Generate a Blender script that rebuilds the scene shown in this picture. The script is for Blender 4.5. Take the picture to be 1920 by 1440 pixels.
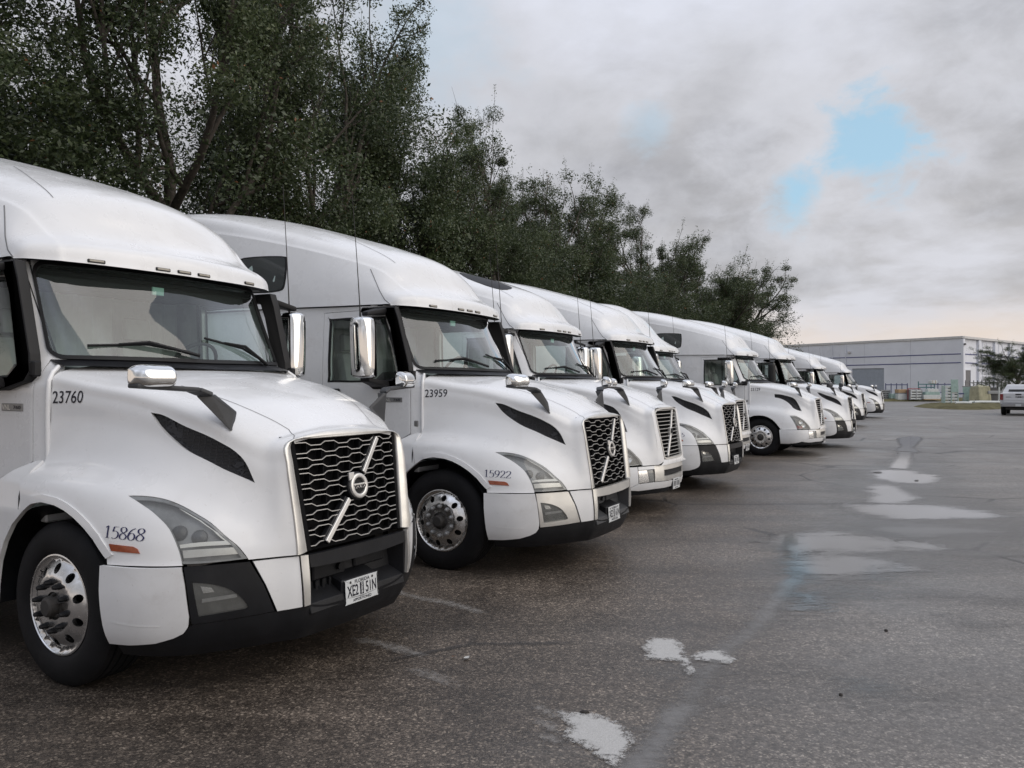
import bpy, bmesh, math, random
import numpy as np
from mathutils import Vector, Matrix
from mathutils.geometry import delaunay_2d_cdt

for _o in list(bpy.data.objects):
    bpy.data.objects.remove(_o, do_unlink=True)
SC = bpy.context.scene
COL = SC.collection
R = math.radians
random.seed(7)
RNG = np.random.default_rng(11)

# ------------------------------------------------------------------ camera
cam_d = bpy.data.cameras.new('camera')
cam_d.sensor_fit = 'HORIZONTAL'
cam_d.sensor_width = 36.0
cam_d.lens = 1464.4 / 1920.0 * 36.0
cam_d.clip_start = 0.05
cam_d.clip_end = 3000.0
cam = bpy.data.objects.new('camera', cam_d)
COL.objects.link(cam)
CAM_H = 1.803
cam.location = (0, 0, CAM_H)
cam.rotation_euler = (R(90 + 0.22), 0, 0)
SC.camera = cam

# ------------------------------------------------------------------ node helpers
def new_mat(name):
    m = bpy.data.materials.new(name)
    m.use_nodes = True
    m.node_tree.nodes.clear()
    return m

class NB:
    """small node-tree builder"""
    def __init__(s, tree):
        s.t = tree
    def n(s, typ, **kw):
        nd = s.t.nodes.new(typ)
        for k, v in kw.items():
            if k.startswith('i_'):
                key = k[2:]
                key = int(key) if key.isdigit() else key.replace('_', ' ')
                s.set(nd.inputs[key], v)
            else:
                setattr(nd, k, v)
        return nd
    def set(s, sock, v):
        if isinstance(v, bpy.types.NodeSocket):
            s.t.links.new(v, sock)
        elif isinstance(v, bpy.types.Node):
            s.t.links.new(v.outputs[0], sock)
        else:
            sock.default_value = v
    def math(s, op, a, b=None, c=None, clamp=False):
        nd = s.t.nodes.new('ShaderNodeMath'); nd.operation = op; nd.use_clamp = clamp
        s.set(nd.inputs[0], a)
        if b is not None: s.set(nd.inputs[1], b)
        if c is not None: s.set(nd.inputs[2], c)
        return nd.outputs[0]
    def vmath(s, op, a, b=None):
        nd = s.t.nodes.new('ShaderNodeVectorMath'); nd.operation = op
        s.set(nd.inputs[0], a)
        if b is not None:
            if op == 'SCALE': s.set(nd.inputs['Scale'], b)
            else: s.set(nd.inputs[1], b)
        return nd
    def mix(s, f, a, b):
        nd = s.t.nodes.new('ShaderNodeMix'); nd.data_type = 'RGBA'
        s.set(nd.inputs[0], f)
        for k, v in ((6, a), (7, b)):
            if isinstance(v, (tuple, list)) and len(v) == 3: v = (*v, 1)
            s.set(nd.inputs[k], v)
        return nd.outputs[2]
    def ramp(s, f, stops):
        nd = s.t.nodes.new('ShaderNodeValToRGB')
        cr = nd.color_ramp
        while len(cr.elements) < len(stops): cr.elements.new(0.5)
        for e, (p, c) in zip(cr.elements, stops):
            e.position = p
            e.color = (c, c, c, 1) if isinstance(c, (int, float)) else (*c, 1)
        s.set(nd.inputs[0], f)
        return nd.outputs[0]
    def noise(s, scale, vec=None, detail=3.0, rough=0.5, dist=0.0):
        nd = s.t.nodes.new('ShaderNodeTexNoise')
        nd.inputs['Scale'].default_value = scale
        nd.inputs['Detail'].default_value = detail
        nd.inputs['Roughness'].default_value = rough
        nd.inputs['Distortion'].default_value = dist
        if vec is not None: s.set(nd.inputs['Vector'], vec)
        return nd.outputs[0]
    def smooth(s, x, a, b, lo=0.0, hi=1.0):
        nd = s.t.nodes.new('ShaderNodeMapRange'); nd.interpolation_type = 'SMOOTHSTEP'
        s.set(nd.inputs[0], x)
        nd.inputs[1].default_value = a; nd.inputs[2].default_value = b
        nd.inputs[3].default_value = lo; nd.inputs[4].default_value = hi
        return nd.outputs[0]

# ------------------------------------------------------------------ world
SUN_AZ = 108.0     # clockwise from +Y (the view direction), so right and a little behind the camera
SUN_EL = 34.0
world = bpy.data.worlds.new('World')
SC.world = world
world.use_nodes = True
wt = world.node_tree
wt.nodes.clear()
w = NB(wt)
tc = w.n('ShaderNodeTexCoord')
dirv = w.vmath('NORMALIZE', tc.outputs['Generated']).outputs[0]
sep = w.n('ShaderNodeSeparateXYZ'); w.set(sep.inputs[0], dirv)
dz = w.math('MAXIMUM', sep.outputs[2], 0.0)
inv = w.math('DIVIDE', 1.0, w.math('ADD', dz, 0.20))
comb = w.n('ShaderNodeCombineXYZ')
w.set(comb.inputs[0], w.math('MULTIPLY', sep.outputs[0], inv))
w.set(comb.inputs[1], w.math('MULTIPLY', sep.outputs[1], inv))
comb.inputs[2].default_value = 0.37
sky = w.n('ShaderNodeTexSky', sky_type='NISHITA')
sky.sun_disc = False
sky.sun_elevation = R(SUN_EL)
sky.sun_rotation = R(SUN_AZ)
sky.air_density = 1.0; sky.dust_density = 1.0; sky.ozone_density = 1.0
def dirpx(u, v):
    d = Vector(((u - 960) / 1464.4, 1.0, (725.6 - v) / 1464.4)); return d.normalized()
def blob(u, v, r, soft):
    """soft spot of sky around one direction"""
    d = dirpx(u, v)
    ds = w.vmath('DISTANCE', dirv, tuple(d)).outputs['Value']
    f = w.math('SUBTRACT', 1.0, w.math('DIVIDE', ds, r * 2.3))
    f = w.math('ADD', f, w.math('MULTIPLY', w.math('SUBTRACT', RAG, 0.5), 1.9))
    return w.smooth(f, 0.46 - soft, 0.46 + soft, 0.0, 1.0)
_m = w.n('ShaderNodeMapping'); _m.inputs['Scale'].default_value = (1, 1, 1.5); w.set(_m.inputs[0], dirv)
RAG = w.noise(13.0, _m.outputs[0], 9.0, 0.60, 0.25)
n1 = w.noise(0.95, comb, 4.0, 0.50, 0.25)
n2 = w.noise(3.2, comb, 7.0, 0.58, 0.15)
cl = w.math('ADD', w.math('MULTIPLY', n1, 0.72), w.math('MULTIPLY', n2, 0.28))
shade = w.ramp(cl, [(0.37, (0.345, 0.345, 0.365)), (0.45, (0.43, 0.428, 0.445)), (0.525, (0.51, 0.505, 0.52)), (0.61, (0.68, 0.685, 0.735))])
# overcast skies brighten towards the zenith
zen = w.smooth(dz, 0.25, 0.85, 1.0, 1.62)
shade = w.vmath('SCALE', shade, zen).outputs[0]
shade = w.vmath('MULTIPLY', shade, w.mix(w.smooth(dz, 0.15, 0.75), (1.0, 1.0, 1.0), (0.93, 0.995, 1.11))).outputs[0]
# thin, paler layer low over the horizon with a warm tint
hor = w.smooth(w.math('ADD', dz, w.math('MULTIPLY', w.math('SUBTRACT', w.noise(1.6, comb, 4.0, 0.55), 0.5), 0.09)), 0.035, 0.115, 1.0, 0.0)
shade = w.mix(w.math('MULTIPLY', hor, 0.85), shade, (0.86, 0.74, 0.645))
# sky through the gaps: the Nishita sky at daylight strength
blue = w.vmath('SCALE', sky.outputs[0], 0.115).outputs[0]
blue = w.mix(0.55, blue, (0.56, 0.86, 1.04))
gap = w.math('MAXIMUM', blob(1652, 262, 0.039, 0.26), blob(1492, 372, 0.020, 0.36))
gap = w.math('MAXIMUM', gap, w.math('MULTIPLY', blob(1215, 255, 0.02, 0.4), 0.4))
gap = w.math('MAXIMUM', gap, w.math('MULTIPLY', blob(770, 60, 0.06, 0.5), 0.35))
pale = w.math('MAXIMUM', blob(1600, 245, 0.125, 0.5), w.math('MULTIPLY', blob(1490, 160, 0.10, 0.6), 0.8))
pale = w.math('MAXIMUM', pale, w.math('MULTIPLY', blob(830, 190, 0.20, 0.7), 0.85))
shade = w.mix(w.math('MULTIPLY', pale, 0.62), shade, (0.74, 0.755, 0.82))
colr = w.mix(gap, shade, blue)
# the world background runs at 0.1, so the cloud colours are given ten times over
colr10 = w.vmath('SCALE', colr, 10.0).outputs[0]
bg = w.n('ShaderNodeBackground'); bg.inputs['Strength'].default_value = 0.1
w.set(bg.inputs['Color'], colr10)
wo = w.n('ShaderNodeOutputWorld'); wt.links.new(bg.outputs[0], wo.inputs[0])

# ------------------------------------------------------------------ sun behind the cloud
sun_d = bpy.data.lights.new('sun', 'SUN')
sun_d.energy = 1.5
sun_d.angle = R(70)
sun_d.color = (1.0, 0.91, 0.79)
sun = bpy.data.objects.new('sun', sun_d)
COL.objects.link(sun)
_s = Vector((math.sin(R(SUN_AZ)) * math.cos(R(SUN_EL)), math.cos(R(SUN_AZ)) * math.cos(R(SUN_EL)), math.sin(R(SUN_EL))))
sun.rotation_euler = (-_s).to_track_quat('-Z', 'Y').to_euler()

SC.view_settings.view_transform = 'Standard'
SC.view_settings.look = 'None'
SC.view_settings.exposure = 0.0
SC.view_settings.gamma = 1.0
SC.view_settings.use_curve_mapping = False
SC.cycles.max_bounces = 8
SC.cycles.transparent_max_bounces = 16
SC.cycles.caustics_reflective = False
SC.cycles.caustics_refractive = False

# ------------------------------------------------------------------ materials
def pbr(name, col, rough=0.5, metal=0.0, spec=0.5, coat=0.0, var=0.0, vscale=3.0, bump=0.0, bscale=60.0, dirt=None, rvar=0.0):
    m = new_mat(name); b = NB(m.node_tree)
    p = b.n('ShaderNodeBsdfPrincipled'); o = b.n('ShaderNodeOutputMaterial')
    m.node_tree.links.new(p.outputs[0], o.inputs[0])
    tco = b.n('ShaderNodeTexCoord').outputs['Object']
    c = (*col, 1)
    if var > 0:
        nz = b.noise(vscale, tco, 5.0, 0.6)
        k = b.smooth(nz, 0.3, 0.7, 1 - var, 1 + var)
        c = b.vmath('SCALE', c[:3], k).outputs[0]
    if dirt:
        dcol, amt, dsc = dirt
        nz = b.noise(dsc, tco, 8.0, 0.7, 0.6)
        sp = b.noise(dsc * 22, tco, 2.0, 0.5)
        f = b.math('MULTIPLY', b.smooth(nz, 0.50, 0.80), amt)
        f = b.math('ADD', f, b.math('MULTIPLY', b.smooth(sp, 0.70, 0.76), amt * 0.9), clamp=True)
        c = b.mix(f, c if not isinstance(c, tuple) else c, (*dcol, 1))
    b.set(p.inputs['Base Color'], c)
    p.inputs['Metallic'].default_value = metal
    if rvar > 0:
        b.set(p.inputs['Roughness'], b.smooth(b.noise(vscale * 1.7, tco, 5.0, 0.65), 0.3, 0.7, max(0.02, rough - rvar), rough + rvar))
    else:
        p.inputs['Roughness'].default_value = rough
    p.inputs['Specular IOR Level'].default_value = spec
    p.inputs['Coat Weight'].default_value = coat
    p.inputs['Coat Roughness'].default_value = 0.06
    if bump > 0:
        bp = b.n('ShaderNodeBump'); bp.inputs['Strength'].default_value = bump; bp.inputs['Distance'].default_value = 0.004
        b.set(bp.inputs['Height'], b.noise(bscale, tco, 4.0, 0.6))
        m.node_tree.links.new(bp.outputs[0], p.inputs['Normal'])
    return m

M = {}
M['white'] = pbr('white_paint', (0.80, 0.805, 0.812), 0.30, 0, 0.5, 0.5, var=0.025, vscale=1.6, dirt=((0.40, 0.36, 0.31), 0.22, 2.2), rvar=0.07)
M['white_worn'] = pbr('worn_white_plastic', (0.72, 0.725, 0.735), 0.42, 0, 0.4, 0.1, var=0.04, vscale=3, dirt=((0.35, 0.31, 0.27), 0.3, 3.5), rvar=0.08)
M['black'] = pbr('black_plastic', (0.0085, 0.009, 0.011), 0.46, 0, 0.30, var=0.25, vscale=6, bump=0.2, bscale=300, dirt=((0.07, 0.065, 0.06), 0.14, 3.0))
M['trim'] = pbr('black_rubber_trim', (0.009, 0.009, 0.010), 0.55, 0, 0.35, var=0.2)
M['graphite'] = pbr('graphite_plastic', (0.045, 0.047, 0.051), 0.48, 0, 0.4, var=0.12, vscale=8, bump=0.2, bscale=260)
M['chrome'] = pbr('chrome', (0.80, 0.80, 0.79), 0.07, 1.0, 0.5, var=0.03, rvar=0.03)
M['alu'] = pbr('polished_aluminium', (0.76, 0.76, 0.76), 0.22, 1.0, 0.5, var=0.10, vscale=9, dirt=((0.30, 0.27, 0.24), 0.35, 7.0), rvar=0.08)
M['satin'] = pbr('satin_silver', (0.72, 0.71, 0.68), 0.36, 0.75, 0.5, var=0.06, vscale=4, dirt=((0.40, 0.33, 0.25), 0.35, 4.0), rvar=0.06)
M['silverbar'] = pbr('silver_bar', (0.72, 0.71, 0.69), 0.30, 0.65, 0.5)
M['steel'] = pbr('dark_steel', (0.05, 0.048, 0.047), 0.6, 0.4, 0.4, var=0.3, vscale=5, bump=0.3, bscale=90, dirt=((0.10, 0.075, 0.055), 0.5, 4.0))
M['rubber'] = pbr('tyre_rubber', (0.0095, 0.0095, 0.011), 0.66, 0, 0.22, var=0.25, vscale=4, bump=0.3, bscale=120, dirt=((0.05, 0.045, 0.04), 0.22, 5.0))
M['amber'] = pbr('amber_lens', (0.30, 0.055, 0.012), 0.22, 0, 0.5, 0.6, var=0.2, vscale=40)
M['marker'] = pbr('marker_lens', (0.30, 0.27, 0.22), 0.3, 0, 0.5, 0.3, var=0.15, vscale=30)
M['drl'] = pbr('pale_light_bar', (0.88, 0.88, 0.85), 0.25, 0, 0.5, 0.5)
M['housing'] = pbr('lamp_housing', (0.27, 0.275, 0.28), 0.35, 0.25, 0.5, var=0.25, vscale=7)
M['housing_dark'] = pbr('dark_lamp_housing', (0.05, 0.052, 0.055), 0.3, 0.3, 0.5, var=0.3, vscale=7)
M['lamp_mid'] = pbr('fog_housing', (0.10, 0.105, 0.105), 0.3, 0.3, 0.5, var=0.3, vscale=9)
M['red'] = pbr('red_reflector', (0.25, 0.02, 0.02), 0.3, 0, 0.5, 0.5)
M['seam_soft'] = pbr('shallow_panel_gap', (0.24, 0.24, 0.245), 0.8, 0, 0.2)
M['seam'] = pbr('panel_gap', (0.06, 0.06, 0.065), 0.8, 0, 0.2)
M['ink_black'] = pbr('black_lettering', (0.012, 0.012, 0.022), 0.4, 0, 0.4)
M['ink_blue'] = pbr('blue_lettering', (0.016, 0.018, 0.085), 0.4, 0, 0.4)
M['plate'] = pbr('plate_white', (0.60, 0.62, 0.63), 0.4, 0, 0.5, var=0.05, vscale=20)
M['interior'] = pbr('grey_interior', (0.42, 0.425, 0.42), 0.8, 0, 0.3, var=0.1, vscale=5)
M['interior_dark'] = pbr('dark_interior', (0.035, 0.035, 0.037), 0.7, 0, 0.3, var=0.15)
M['curtain'] = pbr('curtain_cloth', (0.70, 0.71, 0.70), 0.9, 0, 0.2, var=0.08, vscale=7)
M['badge'] = pbr('badge_grey', (0.28, 0.28, 0.28), 0.35, 0.6, 0.5)
M['tag'] = pbr('pale_green_tag', (0.40, 0.62, 0.55), 0.5)
M['step'] = pbr('step_tread', (0.11, 0.115, 0.12), 0.5, 0.4, 0.5, var=0.2, bump=0.5, bscale=70)

def glass_mat(name, tint, boost=1.5, haze=None):
    m = new_mat(name); b = NB(m.node_tree)
    # thin sheet: Schlick reflection, the same from both sides
    fc = b.n('ShaderNodeLayerWeight'); fc.inputs['Blend'].default_value = 0.5
    f = b.math('ADD', b.math('MULTIPLY', b.math('POWER', fc.outputs['Facing'], 5.0), 0.96), 0.042)
    f = b.math('MULTIPLY', f, boost, clamp=True)
    tr = b.n('ShaderNodeBsdfTransparent'); tr.inputs[0].default_value = (*tint, 1)
    gl = b.n('ShaderNodeBsdfGlossy'); gl.inputs['Roughness'].default_value = 0.015; gl.inputs['Color'].default_value = (1, 1, 1, 1)
    base = tr.outputs[0]
    if haze:
        df = b.n('ShaderNodeBsdfDiffuse'); df.inputs[0].default_value = (*haze[0], 1)
        mh = b.n('ShaderNodeMixShader'); mh.inputs[0].default_value = haze[1]
        m.node_tree.links.new(tr.outputs[0], mh.inputs[1]); m.node_tree.links.new(df.outputs[0], mh.inputs[2])
        base = mh.outputs[0]
    mx = b.n('ShaderNodeMixShader'); b.set(mx.inputs[0], f)
    m.node_tree.links.new(base, mx.inputs[1]); m.node_tree.links.new(gl.outputs[0], mx.inputs[2])
    o = b.n('ShaderNodeOutputMaterial'); m.node_tree.links.new(mx.outputs[0], o.inputs[0])
    return m
M['glass'] = glass_mat('windscreen_glass', (0.80, 0.92, 0.88), 2.3, ((0.45, 0.50, 0.48), 0.04))
M['glass_side'] = glass_mat('tinted_side_glass', (0.74, 0.82, 0.80), 1.2)
M['lens'] = glass_mat('clear_lamp_lens', (0.86, 0.87, 0.86), 1.3, ((0.55, 0.55, 0.53), 0.10))

def honeycomb_mat():
    m = new_mat('vent_honeycomb'); b = NB(m.node_tree)
    p = b.n('ShaderNodeBsdfPrincipled'); o = b.n('ShaderNodeOutputMaterial')
    m.node_tree.links.new(p.outputs[0], o.inputs[0])
    tco = b.n('ShaderNodeTexCoord').outputs['Object']
    mp = b.n('ShaderNodeMapping'); mp.inputs['Scale'].default_value = (1.0, 0.3, 2.0); b.set(mp.inputs[0], tco)
    v = b.n('ShaderNodeTexVoronoi', feature='DISTANCE_TO_EDGE'); v.inputs['Scale'].default_value = 26; v.inputs['Randomness'].default_value = 0.25
    b.set(v.inputs['Vector'], mp.outputs[0])
    e = b.smooth(v.outputs[0], 0.04, 0.12)
    b.set(p.inputs['Base Color'], b.mix(e, (0.020, 0.021, 0.026), (0.007, 0.007, 0.009)))
    p.inputs['Roughness'].default_value = 0.45
    bp = b.n('ShaderNodeBump'); bp.inputs['Strength'].default_value = 0.9; bp.inputs['Distance'].default_value = 0.02
    b.set(bp.inputs['Height'], b.math('SUBTRACT', 1.0, e)); m.node_tree.links.new(bp.outputs[0], p.inputs['Normal'])
    return m
M['honey'] = honeycomb_mat()
M['vane'] = pbr('grille_black', (0.008, 0.008, 0.009), 0.85, 0, 0.12)

# ------------------------------------------------------------------ geometry helpers
class Net:
    """bicubic surface through a grid of control points"""
    def __init__(s, P, sym=False, flip=False):
        P = np.array(P, float); s.n, s.m = P.shape[:2]
        Q = np.concatenate([(2 * P[0] - P[1])[None], P, (2 * P[-1] - P[-2])[None]], 0)
        l = 2 * Q[:, 0] - Q[:, 1]
        r = (Q[:, -2] * np.array([1, -1, 1])) if sym else 2 * Q[:, -1] - Q[:, -2]
        s.Q = np.concatenate([l[:, None], Q, r[:, None]], 1)
        d = np.linalg.norm(np.diff(P, axis=0), axis=2).mean(); e = np.linalg.norm(np.diff(P, axis=1), axis=2).mean()
        s.su, s.sv = d, e
        s.sym = sym; s._s = None; s.sg = -1.0 if flip else 1.0
    @staticmethod
    def w(t):
        return np.stack([-.5*t + t*t - .5*t**3, 1 - 2.5*t*t + 1.5*t**3, .5*t + 2*t*t - 1.5*t**3, -.5*t*t + .5*t**3], -1)
    def ev(s, uv):
        uv = np.atleast_2d(uv).astype(float)
        u = np.clip(uv[:, 0], 0, s.n - 1); v = np.clip(uv[:, 1], 0, s.m - 1)
        i = np.minimum(u.astype(int), s.n - 2); j = np.minimum(v.astype(int), s.m - 2)
        a = s.w(u - i); b = s.w(v - j); out = np.zeros((len(u), 3))
        for k in range(4):
            for l in range(4):
                out += (a[:, k] * b[:, l])[:, None] * s.Q[i + k, j + l]
        return out
    def nor(s, uv, e=4e-3):
        uv = np.atleast_2d(uv).astype(float)
        U0 = uv.copy(); U1 = uv.copy(); V0 = uv.copy(); V1 = uv.copy()
        U0[:, 0] = np.maximum(uv[:, 0] - e, 0); U1[:, 0] = np.minimum(uv[:, 0] + e, s.n - 1)
        V0[:, 1] = np.maximum(uv[:, 1] - e, 0); V1[:, 1] = np.minimum(uv[:, 1] + e, s.m - 1)
        n = np.cross(s.ev(U1) - s.ev(U0), s.ev(V1) - s.ev(V0))
        if s.sym:
            n[uv[:, 1] > s.m - 1 - 1e-6, 1] = 0
        return s.sg * n / (np.linalg.norm(n, axis=1)[:, None] + 1e-12)
    def inv(s, pts, w=(1, 1, 1)):
        if s._s is None:
            k = 8
            uu, vv = np.meshgrid(np.linspace(0, s.n-1, (s.n-1)*k+1), np.linspace(0, s.m-1, (s.m-1)*k+1), indexing='ij')
            s._uv = np.stack([uu.ravel(), vv.ravel()], 1); s._s = s.ev(s._uv)
        w = np.array(w, float); out = []
        for p in np.atleast_2d(pts):
            d = (((s._s - p) * w) ** 2).sum(1); uv = s._uv[d.argmin()].copy()
            for _ in range(8):
                e = 1e-4
                q = s.ev(np.array([uv, uv + [e, 0], uv + [0, e]]))
                J = np.stack([(q[1] - q[0]) * w / e, (q[2] - q[0]) * w / e], 1)
                st_ = np.linalg.lstsq(J, -(q[0] - p) * w, rcond=None)[0]
                uv = np.clip(uv + np.clip(st_, -.3, .3), [0, 0], [s.n - 1, s.m - 1])
            out.append(uv)
        return np.array(out)

class Func:
    """surface given as a function of two metric coordinates"""
    def __init__(s, f):
        s.f = f; s.su = s.sv = 1.0
    def ev(s, uv):
        return s.f(np.atleast_2d(uv).astype(float))
    def nor(s, uv, e=2e-3):
        uv = np.atleast_2d(uv).astype(float)
        n = np.cross(s.ev(uv + [e, 0]) - s.ev(uv - [e, 0]), s.ev(uv + [0, e]) - s.ev(uv - [0, e]))
        return n / (np.linalg.norm(n, axis=1)[:, None] + 1e-12)

def in_poly(p, poly):
    x, y = p[:, 0], p[:, 1]; c = np.zeros(len(p), bool); n = len(poly)
    for i in range(n):
        x0, y0 = poly[i]; x1, y1 = poly[(i + 1) % n]
        if y0 == y1: continue
        k = ((y0 > y) != (y1 > y)) & (x < (x1 - x0) * (y - y0) / (y1 - y0) + x0)
        c ^= k
    return c
def seg_dist(p, poly):
    d = np.full(len(p), 1e9); n = len(poly)
    for i in range(n):
        a = poly[i]; b = poly[(i + 1) % n]; ab = b - a; L = ab @ ab
        t = np.clip(((p - a) @ ab) / (L + 1e-18), 0, 1)
        d = np.minimum(d, np.linalg.norm(p - a - t[:, None] * ab, axis=1))
    return d
def densify(poly, step):
    out = []
    n = len(poly)
    for i in range(n):
        a = poly[i]; b = poly[(i + 1) % n]; k = max(1, int(math.ceil(np.linalg.norm(b - a) / step)))
        for j in range(k): out.append(a + (b - a) * j / k)
    return np.array(out)
def rounded(pts, k=6, closed=True, corner=()):
    """Catmull-Rom through the outline; indices in corner stay sharp"""
    P = np.array(pts, float); n = len(P); out = []
    for i in range(n):
        a, b, c, d = P[i - 1], P[i], P[(i + 1) % n], P[(i + 2) % n]
        if i in corner: a = 2 * b - c
        if (i + 1) % n in corner: d = 2 * c - b
        for j in range(k):
            t = j / k
            wv = Net.w(np.array(t)); out.append(wv[0]*a + wv[1]*b + wv[2]*c + wv[3]*d)
    return np.array(out)

def tri2d(poly, holes, step):
    """constrained triangulation of a polygon with holes -> points, triangles, number of boundary points"""
    poly = densify(poly, step); holes = [densify(h_, step) for h_ in holes]
    V = [poly] + holes; E = []; base = 0
    for L in V:
        n = len(L); E += [(base + i, base + (i + 1) % n) for i in range(n)]; base += n
    lo = poly.min(0); hi = poly.max(0)
    nx = int((hi[0]-lo[0]) / step) + 2; ny = int((hi[1]-lo[1]) / step) + 2
    gx, gy = np.meshgrid(lo[0] + step * (np.arange(nx) - .37), lo[1] + step * (np.arange(ny) - .41), indexing='ij')
    G = np.stack([gx.ravel(), gy.ravel()], 1)
    G = G[in_poly(G, poly)]
    for h_ in holes: G = G[~in_poly(G, h_)]
    for L in V: G = G[seg_dist(G, L) > step * .55] if len(G) else G
    allv = np.concatenate(V + [G]) if len(G) else np.concatenate(V)
    r = delaunay_2d_cdt([Vector(p) for p in allv], E, [], 0, 1e-7)
    W = np.array([tuple(p) for p in r[0]]); F = np.array([f for f in r[2] if len(f) == 3], int)
    cen = W[F].mean(1)
    k = in_poly(cen, poly)
    for h_ in holes: k &= ~in_poly(cen, h_)
    F = F[k]
    a = W[F[:, 1]] - W[F[:, 0]]; b = W[F[:, 2]] - W[F[:, 0]]
    ar = a[:, 0]*b[:, 1] - a[:, 1]*b[:, 0]
    F[ar < 0] = F[ar < 0][:, ::-1]
    F = F[np.abs(ar) > 1e-9]
    return W, F, poly, holes

class Acc:
    """collects faces with a normal at each corner; build() makes one mesh"""
    def __init__(s):
        s.V = []; s.F = []; s.N = []; s.nv = 0
    def add(s, V, F, N=None, flip=False):
        """N: per-vertex normals (or None: flat)"""
        V = np.asarray(V, float)
        for f in F:
            f = list(f)
            if flip: f = f[::-1]
            if N is None:
                a, b, c = V[f[0]], V[f[1]], V[f[2]]
                n = np.cross(b - a, c - a)
                if len(f) > 3: n = np.cross(V[f[2]] - V[f[0]], V[f[3]] - V[f[1]])
                n = n / (np.linalg.norm(n) + 1e-12); s.N += [n] * len(f)
            else:
                s.N += [(-N[i] if flip else N[i]) for i in f]
            s.F.append([i + s.nv for i in f])
        s.V.append(V); s.nv += len(V)
        return s
    def auto(s, V, F, ang=38):
        V = np.asarray(V, float); ca = math.cos(R(ang)); fn = []; vf = {}
        for k, f in enumerate(F):
            if len(f) > 3: n = np.cross(V[f[2]] - V[f[0]], V[f[3]] - V[f[1]])
            else: n = np.cross(V[f[1]] - V[f[0]], V[f[2]] - V[f[0]])
            fn.append(n)
            for i in f: vf.setdefault(i, []).append(k)
        un = [n / (np.linalg.norm(n) + 1e-15) for n in fn]
        for k, f in enumerate(F):
            for i in f:
                acc = np.zeros(3)
                for q in vf[i]:
                    if un[q] @ un[k] > ca: acc = acc + fn[q]
                s.N.append(acc / (np.linalg.norm(acc) + 1e-15))
            s.F.append([i + s.nv for i in f])
        s.V.append(V); s.nv += len(V)
        return s
    def mirrored(s):
        V = np.concatenate(s.V); m = np.array([1, -1, 1]); o = Acc()
        o.V = [V * m]; o.nv = len(V)
        p = 0
        for f in s.F:
            o.F.append(f[::-1]); o.N += [n * m for n in s.N[p:p + len(f)][::-1]]; p += len(f)
        return o
    def join(s, o):
        s.F += [[i + s.nv for i in f] for f in o.F]; s.N += list(o.N); s.V += o.V; s.nv += o.nv
        return s
    def both(s):
        return s.join(s.mirrored())
    def move(s, mat):
        """apply a 4x4 matrix"""
        A = np.array(mat); V = np.concatenate(s.V); s.V = [V @ A[:3, :3].T + A[:3, 3]]
        B = np.linalg.inv(A[:3, :3]).T
        N = np.array(s.N) @ B.T; s.N = list(N / (np.linalg.norm(N, axis=1)[:, None] + 1e-12))
        return s
    def build(s, name, mat):
        me = bpy.data.meshes.new(name)
        me.from_pydata(np.concatenate(s.V).tolist(), [], s.F)
        me.polygons.foreach_set('use_smooth', [True] * len(me.polygons))
        me.normals_split_custom_set([tuple(n) for n in s.N])
        me.materials.append(mat)
        return me

def patch(surf, outline, holes=(), step=.04, off=0.0, skirt=0.0, acc=None, flip=False, depth_hole=0.0, back=False):
    """piece of a surface cut to an outline, with a turned-in edge (skirt)"""
    sc = np.array([surf.su, surf.sv])
    W, F, po, ho = tri2d(np.array(outline, float) * sc, [np.array(h_, float) * sc for h_ in holes], step)
    uv = W / sc
    N = surf.nor(uv); P = surf.ev(uv) + N * off
    # orientation of triangles against the surface normal
    a = P[F[:, 1]] - P[F[:, 0]]; b = P[F[:, 2]] - P[F[:, 0]]
    sgn = np.sign((np.cross(a, b) * N[F[:, 0]]).sum(1).mean())
    if sgn < 0: F = F[:, ::-1]
    acc = acc or Acc()
    acc.add(P, F, N * (-1 if flip else 1), False) if not flip else acc.add(P, F[:, ::-1], -N)
    for L, dep, outer in [(po, skirt, True)] + [(h_, depth_hole if depth_hole else skirt, False) for h_ in ho]:
        if dep <= 0: continue
        u = L / sc; n = surf.nor(u); q0 = surf.ev(u) + n * off; q1 = q0 - n * dep
        k = len(L); V = np.concatenate([q0, q1])
        area = 0.5 * np.sum(L[:, 0] * np.roll(L[:, 1], -1) - np.roll(L[:, 0], -1) * L[:, 1])
        fl = []
        for i in range(k):
            j = (i + 1) % k
            f = [i, i + k, j + k, j]
            if (area < 0) != (sgn < 0): f = f[::-1]
            if not outer: f = f[::-1]
            if flip: f = f[::-1]
            fl.append(f)
        acc.auto(V, fl, 40)
    return acc

def boxf(x0, x1, y0, y1, z0, z1):
    V = [(x0,y0,z0),(x1,y0,z0),(x1,y1,z0),(x0,y1,z0),(x0,y0,z1),(x1,y0,z1),(x1,y1,z1),(x0,y1,z1)]
    return hexf(V)
HEXF = [(0,3,2,1),(4,5,6,7),(0,1,5,4),(1,2,6,5),(2,3,7,6),(3,0,4,7)]
def hexf(V):
    return np.array(V, float), HEXF
def bev(V, F, w=.01, seg=1, acc=None, ang=35):
    """bevelled solid from vertices and faces"""
    bm = bmesh.new()
    vs = [bm.verts.new(v) for v in V]
    for f in F:
        bm.faces.new([vs[i] for i in f])
    bmesh.ops.recalc_face_normals(bm, faces=bm.faces)
    if w > 0:
        bmesh.ops.bevel(bm, geom=list(bm.edges), offset=w, segments=seg, profile=.5, affect='EDGES')
    bm.verts.index_update()
    VV = [tuple(v.co) for v in bm.verts]; FF = [[v.index for v in f.verts] for f in bm.faces]
    bm.free()
    acc = acc or Acc()
    return acc.auto(VV, FF, ang)
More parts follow.
